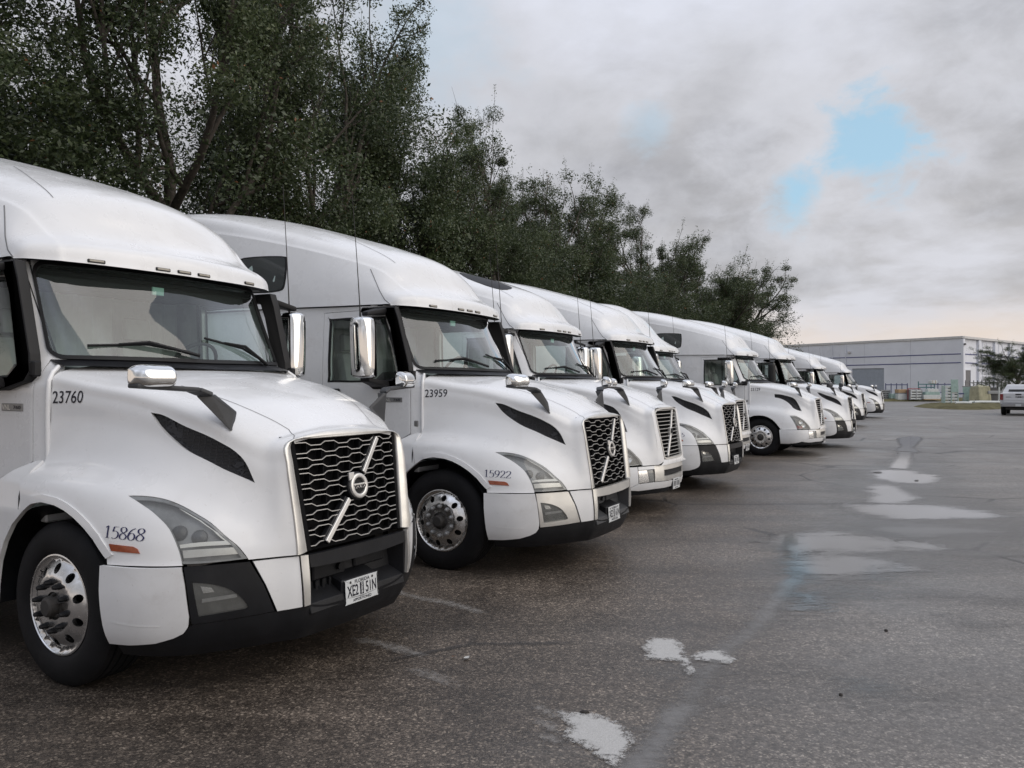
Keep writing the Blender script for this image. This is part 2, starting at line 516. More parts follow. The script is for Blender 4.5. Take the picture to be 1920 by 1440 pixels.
def box(x0, x1, y0, y1, z0, z1, b=.008, acc=None, seg=1):
    V, F = boxf(min(x0,x1), max(x0,x1), min(y0,y1), max(y0,y1), min(z0,z1), max(z0,z1))
    return bev(V, F, b, seg, acc)
def prism(outline, thick, frame, b=.004, acc=None, seg=1):
    """outline (a,b) swept along c; frame(a,b,c)->xyz"""
    n = len(outline)
    V = [frame(a, q, 0) for a, q in outline] + [frame(a, q, thick) for a, q in outline]
    F = [list(range(n))[::-1], list(range(n, 2 * n))] + [[i, (i + 1) % n, n + (i + 1) % n, n + i] for i in range(n)]
    return bev(V, F, b, seg, acc)
def tube(path, r, n=8, acc=None, cap=True):
    P = np.array(path, float); k = len(P)
    r = np.full(k, r) if np.isscalar(r) else np.array(r, float)
    T = np.gradient(P, axis=0); T /= np.linalg.norm(T, axis=1)[:, None] + 1e-12
    up = np.array([0, 0, 1.0]) if abs(T[0][2]) < .9 else np.array([1.0, 0, 0])
    V = []
    for i in range(k):
        a = np.cross(T[i], up); a /= np.linalg.norm(a) + 1e-12; b = np.cross(a, T[i]); up = b
        for j in range(n):
            t = 2 * math.pi * j / n; V.append(P[i] + r[i] * (math.cos(t) * a + math.sin(t) * b))
    F = [[i*n + j, i*n + (j+1) % n, (i+1)*n + (j+1) % n, (i+1)*n + j] for i in range(k - 1) for j in range(n)]
    if cap: F += [list(range(n))[::-1], [(k-1)*n + j for j in range(n)]]
    acc = acc or Acc()
    return acc.auto(V, F, 50)
def lathe(prof, n=32, acc=None, c=(0, 0, 0), ang=35):
    """profile (r, d) turned about the y axis; d along -y (outward on the near side)"""
    V = []; F = []; k = len(prof)
    for r, d in prof:
        for j in range(n):
            t = 2 * math.pi * j / n; V.append((c[0] + r * math.cos(t), c[1] - d, c[2] + r * math.sin(t)))
    for i in range(k - 1):
        for j in range(n):
            F.append([i*n + j, (i+1)*n + j, (i+1)*n + (j+1) % n, i*n + (j+1) % n])
    acc = acc or Acc()
    return acc.auto(V, F, ang)
def grid_acc(surf, u0, u1, v0, v1, nu, nv, off=0.0, acc=None, flip=False):
    uu, vv = np.meshgrid(np.linspace(u0, u1, nu + 1), np.linspace(v0, v1, nv + 1), indexing='ij')
    uv = np.stack([uu.ravel(), vv.ravel()], 1); N = surf.nor(uv); P = surf.ev(uv) + N * off
    F = [[i*(nv+1)+j, (i+1)*(nv+1)+j, (i+1)*(nv+1)+j+1, i*(nv+1)+j+1] for i in range(nu) for j in range(nv)]
    if getattr(surf, 'sg', 1) < 0: F = [f[::-1] for f in F]
    acc = acc or Acc()
    if flip: return acc.add(P, [f[::-1] for f in F], -N)
    return acc.add(P, F, N)
def ribbon(surf, pts, wd, off=.0015, acc=None, w=(1, 1, 1), uvs=None, dens=.04):
    """narrow strip following a line on a surface (panel gaps)"""
    if uvs is None:
        pts = np.array(pts, float); pts = np.concatenate([a + (b - a) * np.linspace(0, 1, 6, endpoint=False)[:, None] for a, b in zip(pts[:-1], pts[1:])] + [pts[-1:]])
    uv = np.array(uvs, float) if uvs is not None else surf.inv(pts, w)
    sc = np.array([surf.su, surf.sv]); out = []
    for a, b in zip(uv[:-1], uv[1:]):
        k = max(1, int(np.linalg.norm((b - a) * sc) / dens))
        out += [a + (b - a) * j / k for j in range(k)]
    out.append(uv[-1]); uv = np.array(out)
    P = surf.ev(uv); N = surf.nor(uv); T = np.gradient(P, axis=0); T /= np.linalg.norm(T, axis=1)[:, None] + 1e-12
    S = np.cross(N, T); V = np.concatenate([P + S*wd/2 + N*off, P - S*wd/2 + N*off]); k = len(P)
    F = [[i, i + k, i + k + 1, i + 1] for i in range(k - 1)]
    acc = acc or Acc()
    n0 = np.cross(V[F[0][1]] - V[F[0][0]], V[F[0][2]] - V[F[0][0]])
    if n0 @ N[0] < 0: F = [f[::-1] for f in F]
    return acc.add(V, F, np.concatenate([N, N]))

def obj(name, me, parent=None, label=None, loc=None, kind=None):
    o = bpy.data.objects.new(name, me); COL.objects.link(o)
    if parent is not None: o.parent = parent
    if loc is not None: o.location = loc
    if label: o['label'] = label
    if kind: o['kind'] = kind
    return o
def thing(name, label, cat, loc=(0, 0, 0), rz=0.0, group=None):
    o = bpy.data.objects.new(name, None); COL.objects.link(o); o.empty_display_size = .3
    o.location = loc; o.rotation_euler = (0, 0, rz)
    o['label'] = label; o['category'] = cat
    if group: o['group'] = group
    return o
def tag(o, label, cat, group=None):
    o['label'] = label; o['category'] = cat
    if group: o['group'] = group
    return o

# ------------------------------------------------------------------ lettering
def text_geo(s, size=1.0, align='LEFT', sx=1.0, bold=0.0):
    cu = bpy.data.curves.new('lettering', 'FONT'); cu.body = s; cu.size = size; cu.align_x = align; cu.resolution_u = 3; cu.offset = bold
    o = bpy.data.objects.new('lettering', cu); COL.objects.link(o)
    dg = bpy.context.evaluated_depsgraph_get(); me = bpy.data.meshes.new_from_object(o.evaluated_get(dg))
    V = np.array([tuple(v.co) for v in me.vertices]); F = [list(p.vertices) for p in me.polygons]
    bpy.data.objects.remove(o); bpy.data.curves.remove(cu); bpy.data.meshes.remove(me)
    V = V[:, :2] * np.array([sx, 1.0])
    return V, F
PEN = {  # pen strokes of old-style numerals, unit height
 '1': [[(.10,.86),(.26,1.0),(.27,.98),(.27,0)], [(.10,0.015),(.44,0.015)]],
 '5': [[(.50,.98),(.17,.98)], [(.17,.98),(.11,.58)], [(.11,.58),(.30,.64),(.48,.52),(.52,.33),(.44,.11),(.22,.0),(.04,.07)]],
 '8': [[(.28,.53),(.44,.66),(.48,.82),(.38,.97),(.26,1.0),(.12,.93),(.08,.78),(.16,.62),(.40,.44),(.52,.27),(.45,.07),(.27,0),(.09,.08),(.05,.25),(.14,.44),(.28,.53)]],
 '6': [[(.47,.98),(.24,.82),(.09,.55),(.06,.28),(.14,.06),(.30,0),(.46,.10),(.51,.30),(.43,.50),(.28,.57),(.13,.49),(.07,.36)]],
 '9': [[(.08,.02),(.30,.15),(.46,.44),(.50,.72),(.42,.94),(.27,1.0),(.11,.91),(.05,.70),(.13,.50),(.28,.43),(.42,.50),(.49,.62)]],
 '2': [[(.07,.76),(.13,.93),(.28,1.0),(.44,.92),(.48,.74),(.40,.52),(.20,.25),(.05,.03)], [(.05,.035),(.50,.035),(.53,.16)]],
}
def pen_geo(s, h):
    V = []; F = []; x = 0
    for ch in s:
        for st_ in PEN[ch]:
            P = np.array(st_, float)
            if len(P) > 3: P = np.concatenate([rounded(P, 5, corner=(0, len(P)-1, len(P)-2) if ch in '1' else (0, len(P)-1))[:5*(len(P)-1)], P[-1:]])
            T = np.gradient(P, axis=0); T /= np.linalg.norm(T, axis=1)[:, None] + 1e-9
            wd = .026 + .085 * np.abs(T[:, 1]) ** 1.5
            S = np.stack([-T[:, 1], T[:, 0]], 1) * wd[:, None] / 2
            b = len(V); k = len(P)
            V += [tuple((p + np.array([x, 0])) * h) for p in np.concatenate([P + S, P - S])]
            F += [[b+i, b+i+k, b+i+k+1, b+i+1] for i in range(k - 1)]
        x += .60 if ch != '1' else .56
    return np.array(V), F
def decal(surf, V2, F, org, ax, az, off=.003, w=(1, .02, 1)):
    """lay flat lettering on a surface; org, ax, az in (x,z)"""
    P = np.array([[org[0] + a*ax[0] + b*az[0], -1.1, org[1] + a*ax[1] + b*az[1]] for a, b in V2])
    if isinstance(surf, Net):
        uv = surf.inv(P, w)
    else:
        uv = P[:, [0, 2]]
    N = surf.nor(uv); Q = surf.ev(uv) + N * off
    fl = []
    for f in F:
        n = np.cross(Q[f[1]] - Q[f[0]], Q[f[2]] - Q[f[0]])
        fl.append(list(f) if n @ N[f[0]] > 0 else list(f)[::-1])
    return Acc().add(Q, fl, N)
def plane_text(V2, F, org, ex, ey, off=0.0):
    ex = np.array(ex, float); ey = np.array(ey, float); n = np.cross(ex, ey); n /= np.linalg.norm(n)
    Q = np.array(org, float) + V2[:, :1] * ex + V2[:, 1:2] * ey + n * off
    return Acc().add(Q, [list(f) for f in F], np.tile(n, (len(Q), 1)))

# ================================================================== TRACTOR UNITS
# local frame: x forward, y to the left (y<0 is the side turned to the camera), z up, origin under the front axle
def st(x, *yz): return [(x, y, z) for y, z in yz]
HOOD = [
 st(-.30,(-1.26,.80),(-1.265,1.05),(-1.235,1.23),(-1.10,1.335),(-1.065,1.58),(-1.06,1.78),(-.99,1.905),(-.5,1.975),(0,1.99)),
 st(0,(-1.26,.80),(-1.265,1.05),(-1.225,1.235),(-1.07,1.34),(-1.00,1.56),(-.99,1.73),(-.925,1.84),(-.5,1.91),(0,1.93)),
 st(.30,(-1.25,.80),(-1.245,1.03),(-1.19,1.205),(-1.035,1.325),(-.94,1.52),(-.915,1.68),(-.855,1.79),(-.45,1.86),(0,1.88)),
 st(.55,(-1.225,.80),(-1.205,.99),(-1.135,1.165),(-.985,1.29),(-.875,1.46),(-.845,1.61),(-.785,1.725),(-.42,1.795),(0,1.815)),
 st(.80,(-1.155,.805),(-1.125,.95),(-1.05,1.09),(-.91,1.22),(-.81,1.38),(-.785,1.53),(-.73,1.64),(-.38,1.715),(0,1.735)),
 [(.965,-1.045,.805),(.965,-1.01,.92),(.965,-.945,1.03),(.965,-.835,1.145),(.965,-.755,1.29),(.96,-.73,1.45),(.95,-.675,1.57),(.95,-.35,1.645),(.95,0,1.665)],
 [(1.09,-.905,.81),(1.09,-.875,.89),(1.09,-.825,.97),(1.085,-.75,1.075),(1.075,-.695,1.22),(1.065,-.675,1.38),(1.05,-.62,1.515),(1.06,-.32,1.585),(1.065,0,1.60)],
 [(1.20,-.735,.81),(1.20,-.715,.87),(1.195,-.69,.94),(1.19,-.655,1.04),(1.17,-.635,1.18),(1.15,-.62,1.34),(1.125,-.575,1.475),(1.14,-.3,1.54),(1.145,0,1.555)],
 [(1.275,-.615,.81),(1.272,-.61,.87),(1.265,-.605,.94),(1.255,-.60,1.04),(1.235,-.595,1.18),(1.21,-.588,1.34),(1.18,-.55,1.47),(1.195,-.3,1.525),(1.20,0,1.54)],
 [(1.325,-.545,.81),(1.32,-.545,.87),(1.31,-.545,.94),(1.297,-.548,1.04),(1.277,-.555,1.18),(1.253,-.56,1.34),(1.222,-.535,1.465),(1.227,-.3,1.515),(1.23,0,1.53)],
]
def hood_net(drop=0.0):
    H = np.array(HOOD, float)
    if drop:
        # the earlier model: fender runs lower
        H[:, 0, 2] -= drop; H[:, 1, 2] -= drop * .75; H[:, 2, 2] -= drop * .45; H[:, 3, 2] -= drop * .2
    return Net(H, True)

VENT_N = [(.435,-.877,1.648),(.525,-.85,1.630),(.69,-.814,1.562),(.877,-.763,1.491),(.993,-.716,1.424),(1.057,-.687,1.352),(1.111,-.667,1.236),(1.052,-.70,1.266),(.905,-.773,1.338),(.74,-.823,1.411),(.60,-.849,1.490),(.508,-.867,1.560),(.465,-.875,1.612)]
HL_N = [(.57,-1.115,1.178),(.69,-1.045,1.172),(.803,-.989,1.142),(.927,-.936,1.080),(1.035,-.878,.998),(1.125,-.817,.902),(1.175,-.768,.815),(1.09,-.90,.811),(.96,-1.047,.811),(.928,-1.053,.90),(.864,-1.06,1.002),(.765,-1.08,1.082),(.66,-1.10,1.138)]
VENT_O = [(.30,-.925,1.615),(.45,-.88,1.607),(.587,-.85,1.575),(.72,-.81,1.53),(.80,-.79,1.47),(.87,-.77,1.35),(.935,-.77,1.15),(.84,-.82,1.17),(.74,-.83,1.21),(.69,-.84,1.30),(.61,-.86,1.40),(.52,-.88,1.465),(.42,-.90,1.505),(.31,-.93,1.525)]
HL_O = [(.71,-1.09,1.06),(.83,-1.00,1.05),(.95,-.94,.995),(1.06,-.87,.905),(1.13,-.80,.80),(1.16,-.76,.722),(1.05,-.93,.712),(.885,-1.08,.712),(.83,-1.10,.86)]
ARCH_N = [(.551,.80),(.545,.835),(.44,.935),(.365,.99),(.27,1.043),(.18,1.08),(.09,1.103),(-.04,1.113),(-.16,1.092),(-.262,1.033)]
ARCH_O = [(.515,.70),(.512,.72),(.43,.83),(.36,.91),(.27,.98),(.18,1.025),(.09,1.05),(-.04,1.058),(-.16,1.045),(-.275,1.0)]

def seam_uv(net, pts): return net.inv(pts)

def make_hood(old):
    drop = .10 if old else 0.0
    net = hood_net(drop)
    arch = ARCH_O if old else ARCH_N
    auv = net.inv([(x, -1.25, z) for x, z in arch])
    huv = net.inv(HL_O if old else HL_N)
    vuv = net.inv(VENT_O if old else VENT_N)
    if old:
        hl = rounded(huv, 4, corner=(0, 5, 7)); k_f, k_r = 5*4, 7*4
        vent = rounded(vuv, 4, corner=(0, 6, 13))
    else:
        hl = rounded(huv, 4, corner=(0, 6, 8)); k_f, k_r = 6*4, 8*4
        vent = rounded(vuv, 4, corner=(0, 6))
    n, m = net.n, net.m
    # outline: bottom front -> headlight notch -> arch -> rear edge -> centre -> front edge
    notch = [hl[i] for i in range(k_f, -1, -1)] + [hl[i] for i in range(len(hl) - 1, k_r - 1, -1)]
    notch[0] = np.array([notch[0][0], 0.0]); notch[-1] = np.array([notch[-1][0], 0.0])
    ar = rounded(auv, 4, corner=(0, 1, len(auv)-1))[: (len(auv)-1)*4 + 1]
    ar[0] = [ar[0][0], 0.0]
    rear = net.inv([(-.295, -1.25, 1.16)])[0]
    out = [np.array([n-1, 0.0])] + notch + list(ar) + [np.array([0, 1.75]), np.array([0, m-1.0]), np.array([n-1.0, m-1.0])]
    acc = patch(net, out, [vent], .034, 0, .03, depth_hole=.035)
    acc.both()
    parts = {}
    parts['hood'] = acc.build('hood', M['white'])
    # vent: mesh panel set back in the opening
    c = vent.mean(0)
    vin = c + (vent - c) * 1.04
    parts['hood_vent'] = (patch(net, vin, [], .04, -.030).build('hood_vent', M['honey']))
    parts['hood_vent_far'] = patch(net, vin, [], .04, -.030).mirrored().build('hood_vent', M['honey'])
    # headlamp housing, lens, strips
    sc = np.array([net.su, net.sv])
    def shrink(P, k): cc = P.mean(0); return cc + (P - cc) * k
    hs = shrink(hl, .965)
    parts['headlight'] = patch(net, hs, [], .03, -.045, 0).build('headlight', M['housing_dark'] if old else M['housing'])
    rim = patch(net, shrink(hl, .985), [shrink(hl, .90)], .02, -.004, .01).build('lamp_surround', M['housing'])
    lens = patch(net, shrink(hl, .985), [], .03, .001, .006).build('lens', M['lens'])
    subs = [('lens', lens), ('lamp_surround', rim)]
    if not old:
        drl = net.inv([(.849,-.987,1.112),(.893,-.969,1.089),(.969,-.931,1.042),(1.049,-.881,.972),(1.117,-.829,.902),(.936,-1.045,.899),(.930,-1.044,.918),(1.086,-.861,.925),(1.031,-.897,.984),(.960,-.939,1.043),(.89,-.971,1.084)])
        subs.append(('light_strip', patch(net, drl, [], .03, -.005, .012).build('light_strip', M['drl'])))
        tn = net.inv([(.947,-1.038,.886),(1.124,-.827,.886),(1.145,-.810,.847),(.958,-1.040,.844)])
        subs.append(('turn_signal', patch(net, tn, [], .04, -.007, .012).build('turn_signal', M['satin'])))
        pj = Acc()
        for q in ((.90,-1.03,.985),(.985,-.955,.955)):
            u = net.inv([q])[0]; p = net.ev(u)[0]; nn = net.nor(u)[0]
            a = lathe([(.0,-.002),(.022,-.004),(.038,-.012),(.045,-.03),(.045,-.045)], 20)
            rot = Vector((0, -1, 0)).rotation_difference(Vector(nn)).to_matrix().to_4x4()
            a.move(Matrix.Translation(Vector(p) + Vector(nn) * -.012) @ rot); pj.join(a)
        subs.append(('projector', pj.build('projector', M['housing_dark'])))
    else:
        rf = net.inv([(.86,-1.06,.80),(1.0,-.96,.79),(1.0,-.97,.722),(.885,-1.075,.72)])
        subs.append(('reflector', patch(net, rf, [], .04, -.016, .01).build('reflector', M['red'])))
        pj = Acc()
        for q in ((1.02,-.93,.81),(.97,-.975,.90)):
            u = net.inv([q])[0]; p = net.ev(u)[0]; nn = net.nor(u)[0]
            a = lathe([(.0,-.03),(.03,-.028),(.055,-.012),(.062,.0),(.062,-.03)], 20)
            rot = Vector((0, -1, 0)).rotation_difference(Vector(nn)).to_matrix().to_4x4()
            a.move(Matrix.Translation(Vector(p) + Vector(nn) * -.016) @ rot); pj.join(a)
        subs.append(('projector', pj.build('projector', M['chrome'])))
    parts['headlight_subs'] = subs
    if not old:
        am = net.inv([(.552,-1.216,.916),(.708,-1.174,.908),(.735,-1.167,.896),(.752,-1.165,.872),(.57,-1.215,.878)])
        parts['side_marker'] = patch(net, am, [], .04, .006, .006).build('side_marker', M['amber'])
    # wheel-arch flare: slightly proud lip round the opening
    inner = np.array(arch[1:-1]); cx, cz = -.02, .52
    outer = np.array([(cx + (x - cx) * 1.085 - 0.0, cz + (z - cz) * 1.075) for x, z in inner])
    rp = [(x, -1.25, z) for x, z in np.concatenate([inner * .999 + .001 * outer, outer[::-1]])]
    fl = net.inv(rp)
    parts['arch_flare'] = patch(net, fl, [], .03, .010, .012).build('arch_flare', M['white'])
    parts['fender_seal'] = tube([(-.30,-1.258,1.05),(-.301,-1.255,1.13),(-.302,-1.238,1.20)], .006, 6).build('fender_seal', M['seam'])
    # panel lines on the hood top
    acc = ribbon(net, [(.40,-.634,1.812),(.845,-.513,1.675),(1.032,-.428,1.584),(1.112,-.40,1.539),(1.19,-.43,1.50),(1.224,-.47,1.49)], .005)
    parts['hood_seam'] = acc.build('hood_seam', M['seam_soft'])
    parts['net'] = net
    return parts

# ---------------------------------------------------------------- bumper
_bp = [(.50,-1.255),(.70,-1.215),(.85,-1.15),(1.0,-1.03),(1.10,-.89),(1.18,-.765),(1.25,-.63),(1.31,-.53),(1.345,-.44),(1.36,-.22),(1.365,0)]
def bump_net(tucks=((.80,0),(.62,.012),(.46,.0),(.36,-.03),(.28,-.08)), bp=_bp):
    a = np.array(bp); t = np.gradient(a, axis=0); n = np.stack([t[:,1], -t[:,0]], 1); n /= np.linalg.norm(n, axis=1)[:, None]
    P = [[(x + nx*k, (y + ny*k) if y < 0 else 0, z) for z, k in tucks] for (x, y), (nx, ny) in zip(bp, n)]
    net = Net(P, False, True); return net

def make_bumper_new(dark=True):
    net = bump_net(); P = {}
    up = lambda L: net.inv(L)
    fair = up([(.525,-1.25,.797),(.75,-1.195,.797),(.967,-1.060,.797),(.984,-1.05,.70),(.999,-1.034,.52),(.995,-1.037,.468),(.972,-1.05,.432),(.93,-1.083,.405),(.843,-1.13,.378),(.70,-1.185,.362),(.558,-1.215,.355),(.545,-1.23,.47),(.53,-1.245,.66)])
    P['bumper_fairing'] = patch(net, fair, [], .04, .008, .03).build('bumper_fairing', M['white_worn'])
    ln = ribbon(net, [(.60,-1.20,.50),(.75,-1.17,.487),(.88,-1.12,.482)], .010, .0095)
    P['fairing_crease'] = ln.build('fairing_crease', M['white'])
    fg = rounded(up([(1.010,-1.025,.712),(1.06,-.965,.700),(1.107,-.893,.672),(1.145,-.839,.633),(1.172,-.798,.580),(1.182,-.778,.541),(1.170,-.795,.531),(1.034,-1.0,.518)]), 3, corner=(0, 6, 7))
    pan = up([(.975,-1.050,.797),(1.08,-.92,.797),(1.180,-.765,.797),(1.215,-.70,.66),(1.247,-.640,.492),(1.12,-.86,.482),(1.010,-1.024,.478),(.993,-1.04,.66)])
    c = fg.mean(0)
    P['fog_panel'] = patch(net, pan, [fg], .035, 0, .03, depth_hole=.03).build('fog_panel', M['black'] if dark else M['satin'])
    P['fog_light'] = patch(net, c + (fg - c) * 1.02, [], .04, -.028).build('fog_light', M['lamp_mid'])
    fl = patch(net, c + (fg - c) * .985, [], .04, -.004, .004).build('fog_lens', M['lens'])
    b1 = patch(net, up([(1.04,-.99,.685),(1.075,-.945,.672),(1.085,-.93,.645),(1.05,-.98,.645)]), [], .03, -.015, .01).build('reflector', M['chrome'])
    b2 = patch(net, up([(1.045,-.985,.612),(1.15,-.83,.622),(1.15,-.83,.602),(1.045,-.985,.592)]), [], .03, -.012, .01).build('fog_divider', M['housing'])
    P['fog_subs'] = [('fog_lens', fl), ('reflector', b1), ('fog_divider', b2)]
    wp = up([(1.188,-.750,.797),(1.25,-.63,.797),(1.316,-.518,.797),(1.330,-.503,.497),(1.254,-.628,.492),(1.22,-.69,.66)])
    P['bumper_panel'] = patch(net, wp, [], .035, .006, .03).build('bumper_panel', M['white'])
    sp = up([(1.319,-.512,.80),(1.337,-.472,.80),(1.346,-.462,.505),(1.334,-.495,.50)])
    P['bumper_strip'] = patch(net, sp, [], .03, .016, .03).build('bumper_strip', M['satin'])
    # lower valance, all across
    u0 = net.inv([(.60,-1.2,.36)])[0][0]
    top = [net.inv([q])[0] for q in ((.93,-1.07,.412),(.99,-1.035,.455),(1.010,-1.02,.474),(1.12,-.86,.478),(1.25,-.63,.488),(1.335,-.49,.497))]
    vz = net.inv([(1.365,0,.455)])[0][1]
    low = [np.array([u0, 3.1])] + [np.array([2.0, 2.83])] + top + [net.inv([(1.346,-.44,.497)])[0], net.inv([(1.355,-.33,.47)])[0], np.array([10, vz]), np.array([10, 4.0]), np.array([u0, 4.0])]
    a = patch(net, low, [], .045, -.004, .0); a.both()
    P['lower_valance'] = a.build('lower_valance', M['black'])
    # centre: upper bar, recess, sill
    t = net.inv([(1.345,-.462,.797),(1.362,-.2,.797),(1.365,0,.797),(1.373,0,.712),(1.37,-.2,.712),(1.352,-.455,.722)])
    a = patch(net, t, [], .05, .004, .05); a.both()
    P['bumper_bar'] = a.build('bumper_bar', M['black'] if dark else M['satin'])
    a = Acc()
    V, F = hexf([(1.20,-.46,.50),(1.25,-.46,.50),(1.25,.46,.50),(1.20,.46,.50),(1.17,-.46,.72),(1.22,-.46,.72),(1.22,.46,.72),(1.17,.46,.72)])
    bev(V, F, 0, 1, a)
    V, F = hexf([(1.20,-.47,.44),(1.355,-.45,.44),(1.355,.45,.44),(1.20,.47,.44),(1.20,-.47,.585),(1.34,-.45,.498),(1.34,.45,.498),(1.20,.47,.585)])
    bev(V, F, .004, 1, a)
    for s in (-1, 1):
        V, F = hexf([(1.20,s*.40,.50),(1.345,s*.45,.50),(1.345,s*.475,.50),(1.20,s*.475,.50),(1.20,s*.40,.73),(1.345,s*.45,.73),(1.345,s*.475,.73),(1.20,s*.475,.73)])
        bev(V, F, 0, 1, a)
    box(1.20, 1.26, -.34, -.05, .60, .70, .01, a); tube([(1.22,-.12,.655),(1.285,-.12,.655)], .022, 10, a); box(1.21,1.25,.05,.36,.61,.70,.01,a)
    for k in range(5): box(1.235,1.262,-.32+k*.06,-.30+k*.06,.53,.60,.004,a)
    P['bumper_recess'] = a.build('bumper_recess', M['graphite'] if not dark else M['black'])
    a = Acc(); V, F = hexf([(1.22,-.17,.52),(1.338,-.165,.46),(1.338,.165,.46),(1.22,.17,.52),(1.22,-.17,.62),(1.338,-.165,.575),(1.338,.165,.575),(1.22,.17,.62)])
    bev(V, F, .012, 1, a); P['plate_bracket'] = a.build('plate_bracket', M['black'])
    return P

def make_plate(top, left, right, mid, bottom, legible=True):
    """Florida licence plate facing forward at the origin; text runs +y to the viewer's right"""
    out = rounded([(-.152,.064),(-.14,.076),(.14,.076),(.152,.064),(.152,-.064),(.14,-.076),(-.14,-.076),(-.152,-.064)], 3)
    pl = prism([tuple(q) for q in out], .004, lambda a, b, c: (c, a, b), .0015)
    subs = []
    ex, ey = (0, 1, 0), (0, 0, 1)
    tx = Acc()
    def put(s, size, y, z, sx=1.0, bold=0.0):
        V, F = text_geo(s, size, 'CENTER', sx, bold); V = V + np.array([y, z]); tx.join(plane_text(V, F, (.0055, 0, 0), ex, ey))
    if legible:
        put(top, .031, .005, .046, 1.15, .0004)
        put(left, .098, -.085, -.030, .62, .0015); put(right, .098, .090, -.030, .62, .0015)
        put(bottom, .026, 0, -.067, 1.0, .0003)
        subs.append(('dark_panel', box(.004, .0058, -.018, .018, -.036, .042, .001).build('dark_panel', M['ink_black'])))
        tm = Acc()
        for i, ch in enumerate(mid):
            V, F = text_geo(ch, .03, 'CENTER', 1.0, .001); V = V + np.array([0, .018 - i * .026]); tm.join(plane_text(V, F, (.0066, 0, 0), ex, ey))
        subs.append(('sticker_letters', tm.build('sticker_letters', M['plate'])))
        bt = Acc()
        for y in (-.105, .105): bt.join(lathe([(0, .008), (.007, .007), (.009, .004)], 10, None).move(Matrix.Translation((.0, y, .058)) @ Matrix.Rotation(R(90), 4, 'Z')))
        subs.append(('bolt', bt.build('bolt', M['steel'])))
    else:
        for y, wd in ((-.115,.03),(-.075,.034),(-.035,.03),(.005,.014),(.045,.03),(.085,.034),(.12,.02)):
            box(.004, .0055, y - wd/2*.8, y + wd/2*.6, -.036, .036, .001, tx)
            box(.0056, .006, y - wd*.18, y + wd*.18, -.018, .018, .0, tx)
        box(.004, .0055, -.08, .08, .048, .060, .001, tx); box(.004, .0055, -.07, .07, -.064, -.054, .001, tx)
    subs.append(('plate_lettering', tx.build('plate_lettering', M['ink_black'])))
    return pl.build('license_plate', M['plate']), subs

def make_bumper_old():
    bp = [(.47,-1.255),(.70,-1.23),(.88,-1.16),(1.02,-1.04),(1.13,-.88),(1.21,-.74),(1.275,-.60),(1.325,-.48),(1.355,-.38),(1.375,-.2),(1.385,0)]
    net = bump_net(((.70,0),(.60,.014),(.48,.012),(.38,-.01),(.30,-.05)), bp); P = {}
    up = lambda L: net.inv(L)
    fair = up([(.485,-1.25,.698),(.70,-1.23,.698),(.88,-1.16,.698),(1.02,-1.04,.698),(1.13,-.88,.698),(1.135,-.87,.47),(1.02,-1.045,.40),(.88,-1.16,.355),(.70,-1.22,.335),(.515,-1.235,.335)])
    P['bumper_fairing'] = patch(net, fair, [], .05, .008, .03).build('bumper_fairing', M['white_worn'])
    P['fairing_crease'] = ribbon(net, [(.53,-1.24,.60),(.8,-1.2,.615),(1.1,-.93,.62)], .008, .0095).build('fairing_crease', M['white'])
    ch = up([(1.138,-.868,.645),(1.212,-.738,.645),(1.235,-.70,.48),(1.142,-.862,.475)])
    P['fog_panel'] = patch(net, ch, [], .04, .006, .03).build('fog_panel', M['alu'])
    lp = up([(1.218,-.727,.645),(1.262,-.63,.645),(1.275,-.61,.485),(1.241,-.69,.48)])
    P['fog_light'] = patch(net, lp, [], .04, .0, .02).build('fog_light', M['housing'])
    P['fog_subs'] = [('fog_lens', patch(net, lp, [], .04, .005, .006).build('fog_lens', M['lens']))]
    wp = up([(1.14,-.866,.698),(1.27,-.61,.698),(1.272,-.605,.652),(1.14,-.866,.652)])
    P['bumper_panel'] = patch(net, wp, [], .035, .008, .03).build('bumper_panel', M['white'])
    # silver centre with slot, white lower bar
    c = up([(1.272,-.605,.70),(1.385,0,.70),(1.397,0,.472),(1.285,-.60,.48)])
    c[1] = [10, 0]; c[2] = [10, c[2][1]]
    slot = up([(1.355,-.42,.63),(1.39,-.15,.63),(1.39,-.001,.63),(1.39,-.001,.54),(1.39,-.15,.54),(1.355,-.42,.54)])
    out = [c[0], np.array([10, 0.0]), np.array([10, slot[2][1]]), slot[2] * [1, 1], *slot[1::-1], *slot[:2:-1], np.array([10, slot[3][1]]), c[2], c[3]]
    out = [c[0], np.array([10, 0.0]), np.array([10, slot[2][1]]), slot[1], slot[0], slot[5], slot[4], np.array([10, slot[3][1]]), c[2], c[3]]
    P['bumper_bar'] = patch(net, out, [], .045, .006, .04).both().build('bumper_bar', M['satin'])
    P['bumper_recess'] = box(1.20, 1.345, -.47, .47, .50, .66, .01).build('bumper_recess', M['black'])
    lw = up([(1.142,-.862,.465),(1.235,-.70,.47),(1.285,-.60,.47),(1.397,0,.462),(1.39,0,.375),(1.28,-.60,.372),(1.145,-.86,.362),(1.02,-1.045,.39)])
    lw[3][0] = 10; lw[4][0] = 10
    P['bumper_strip'] = patch(net, lw, [], .045, .010, .03).both().build('lower_bumper_bar', M['white_worn'])
    a = patch(net, [np.array([.2, 3.55]), np.array([2.5, 3.2]), np.array([4.2, 3.1]), np.array([10, 3.05]), np.array([10, 4.0]), np.array([.2, 4.0])], [], .05, -.004).both()
    P['lower_valance'] = a.build('lower_valance', M['black'])
    P['plate_bracket'] = box(1.34, 1.395, -.16, .16, .34, .47, .01).build('plate_bracket', M['black'])
    return P

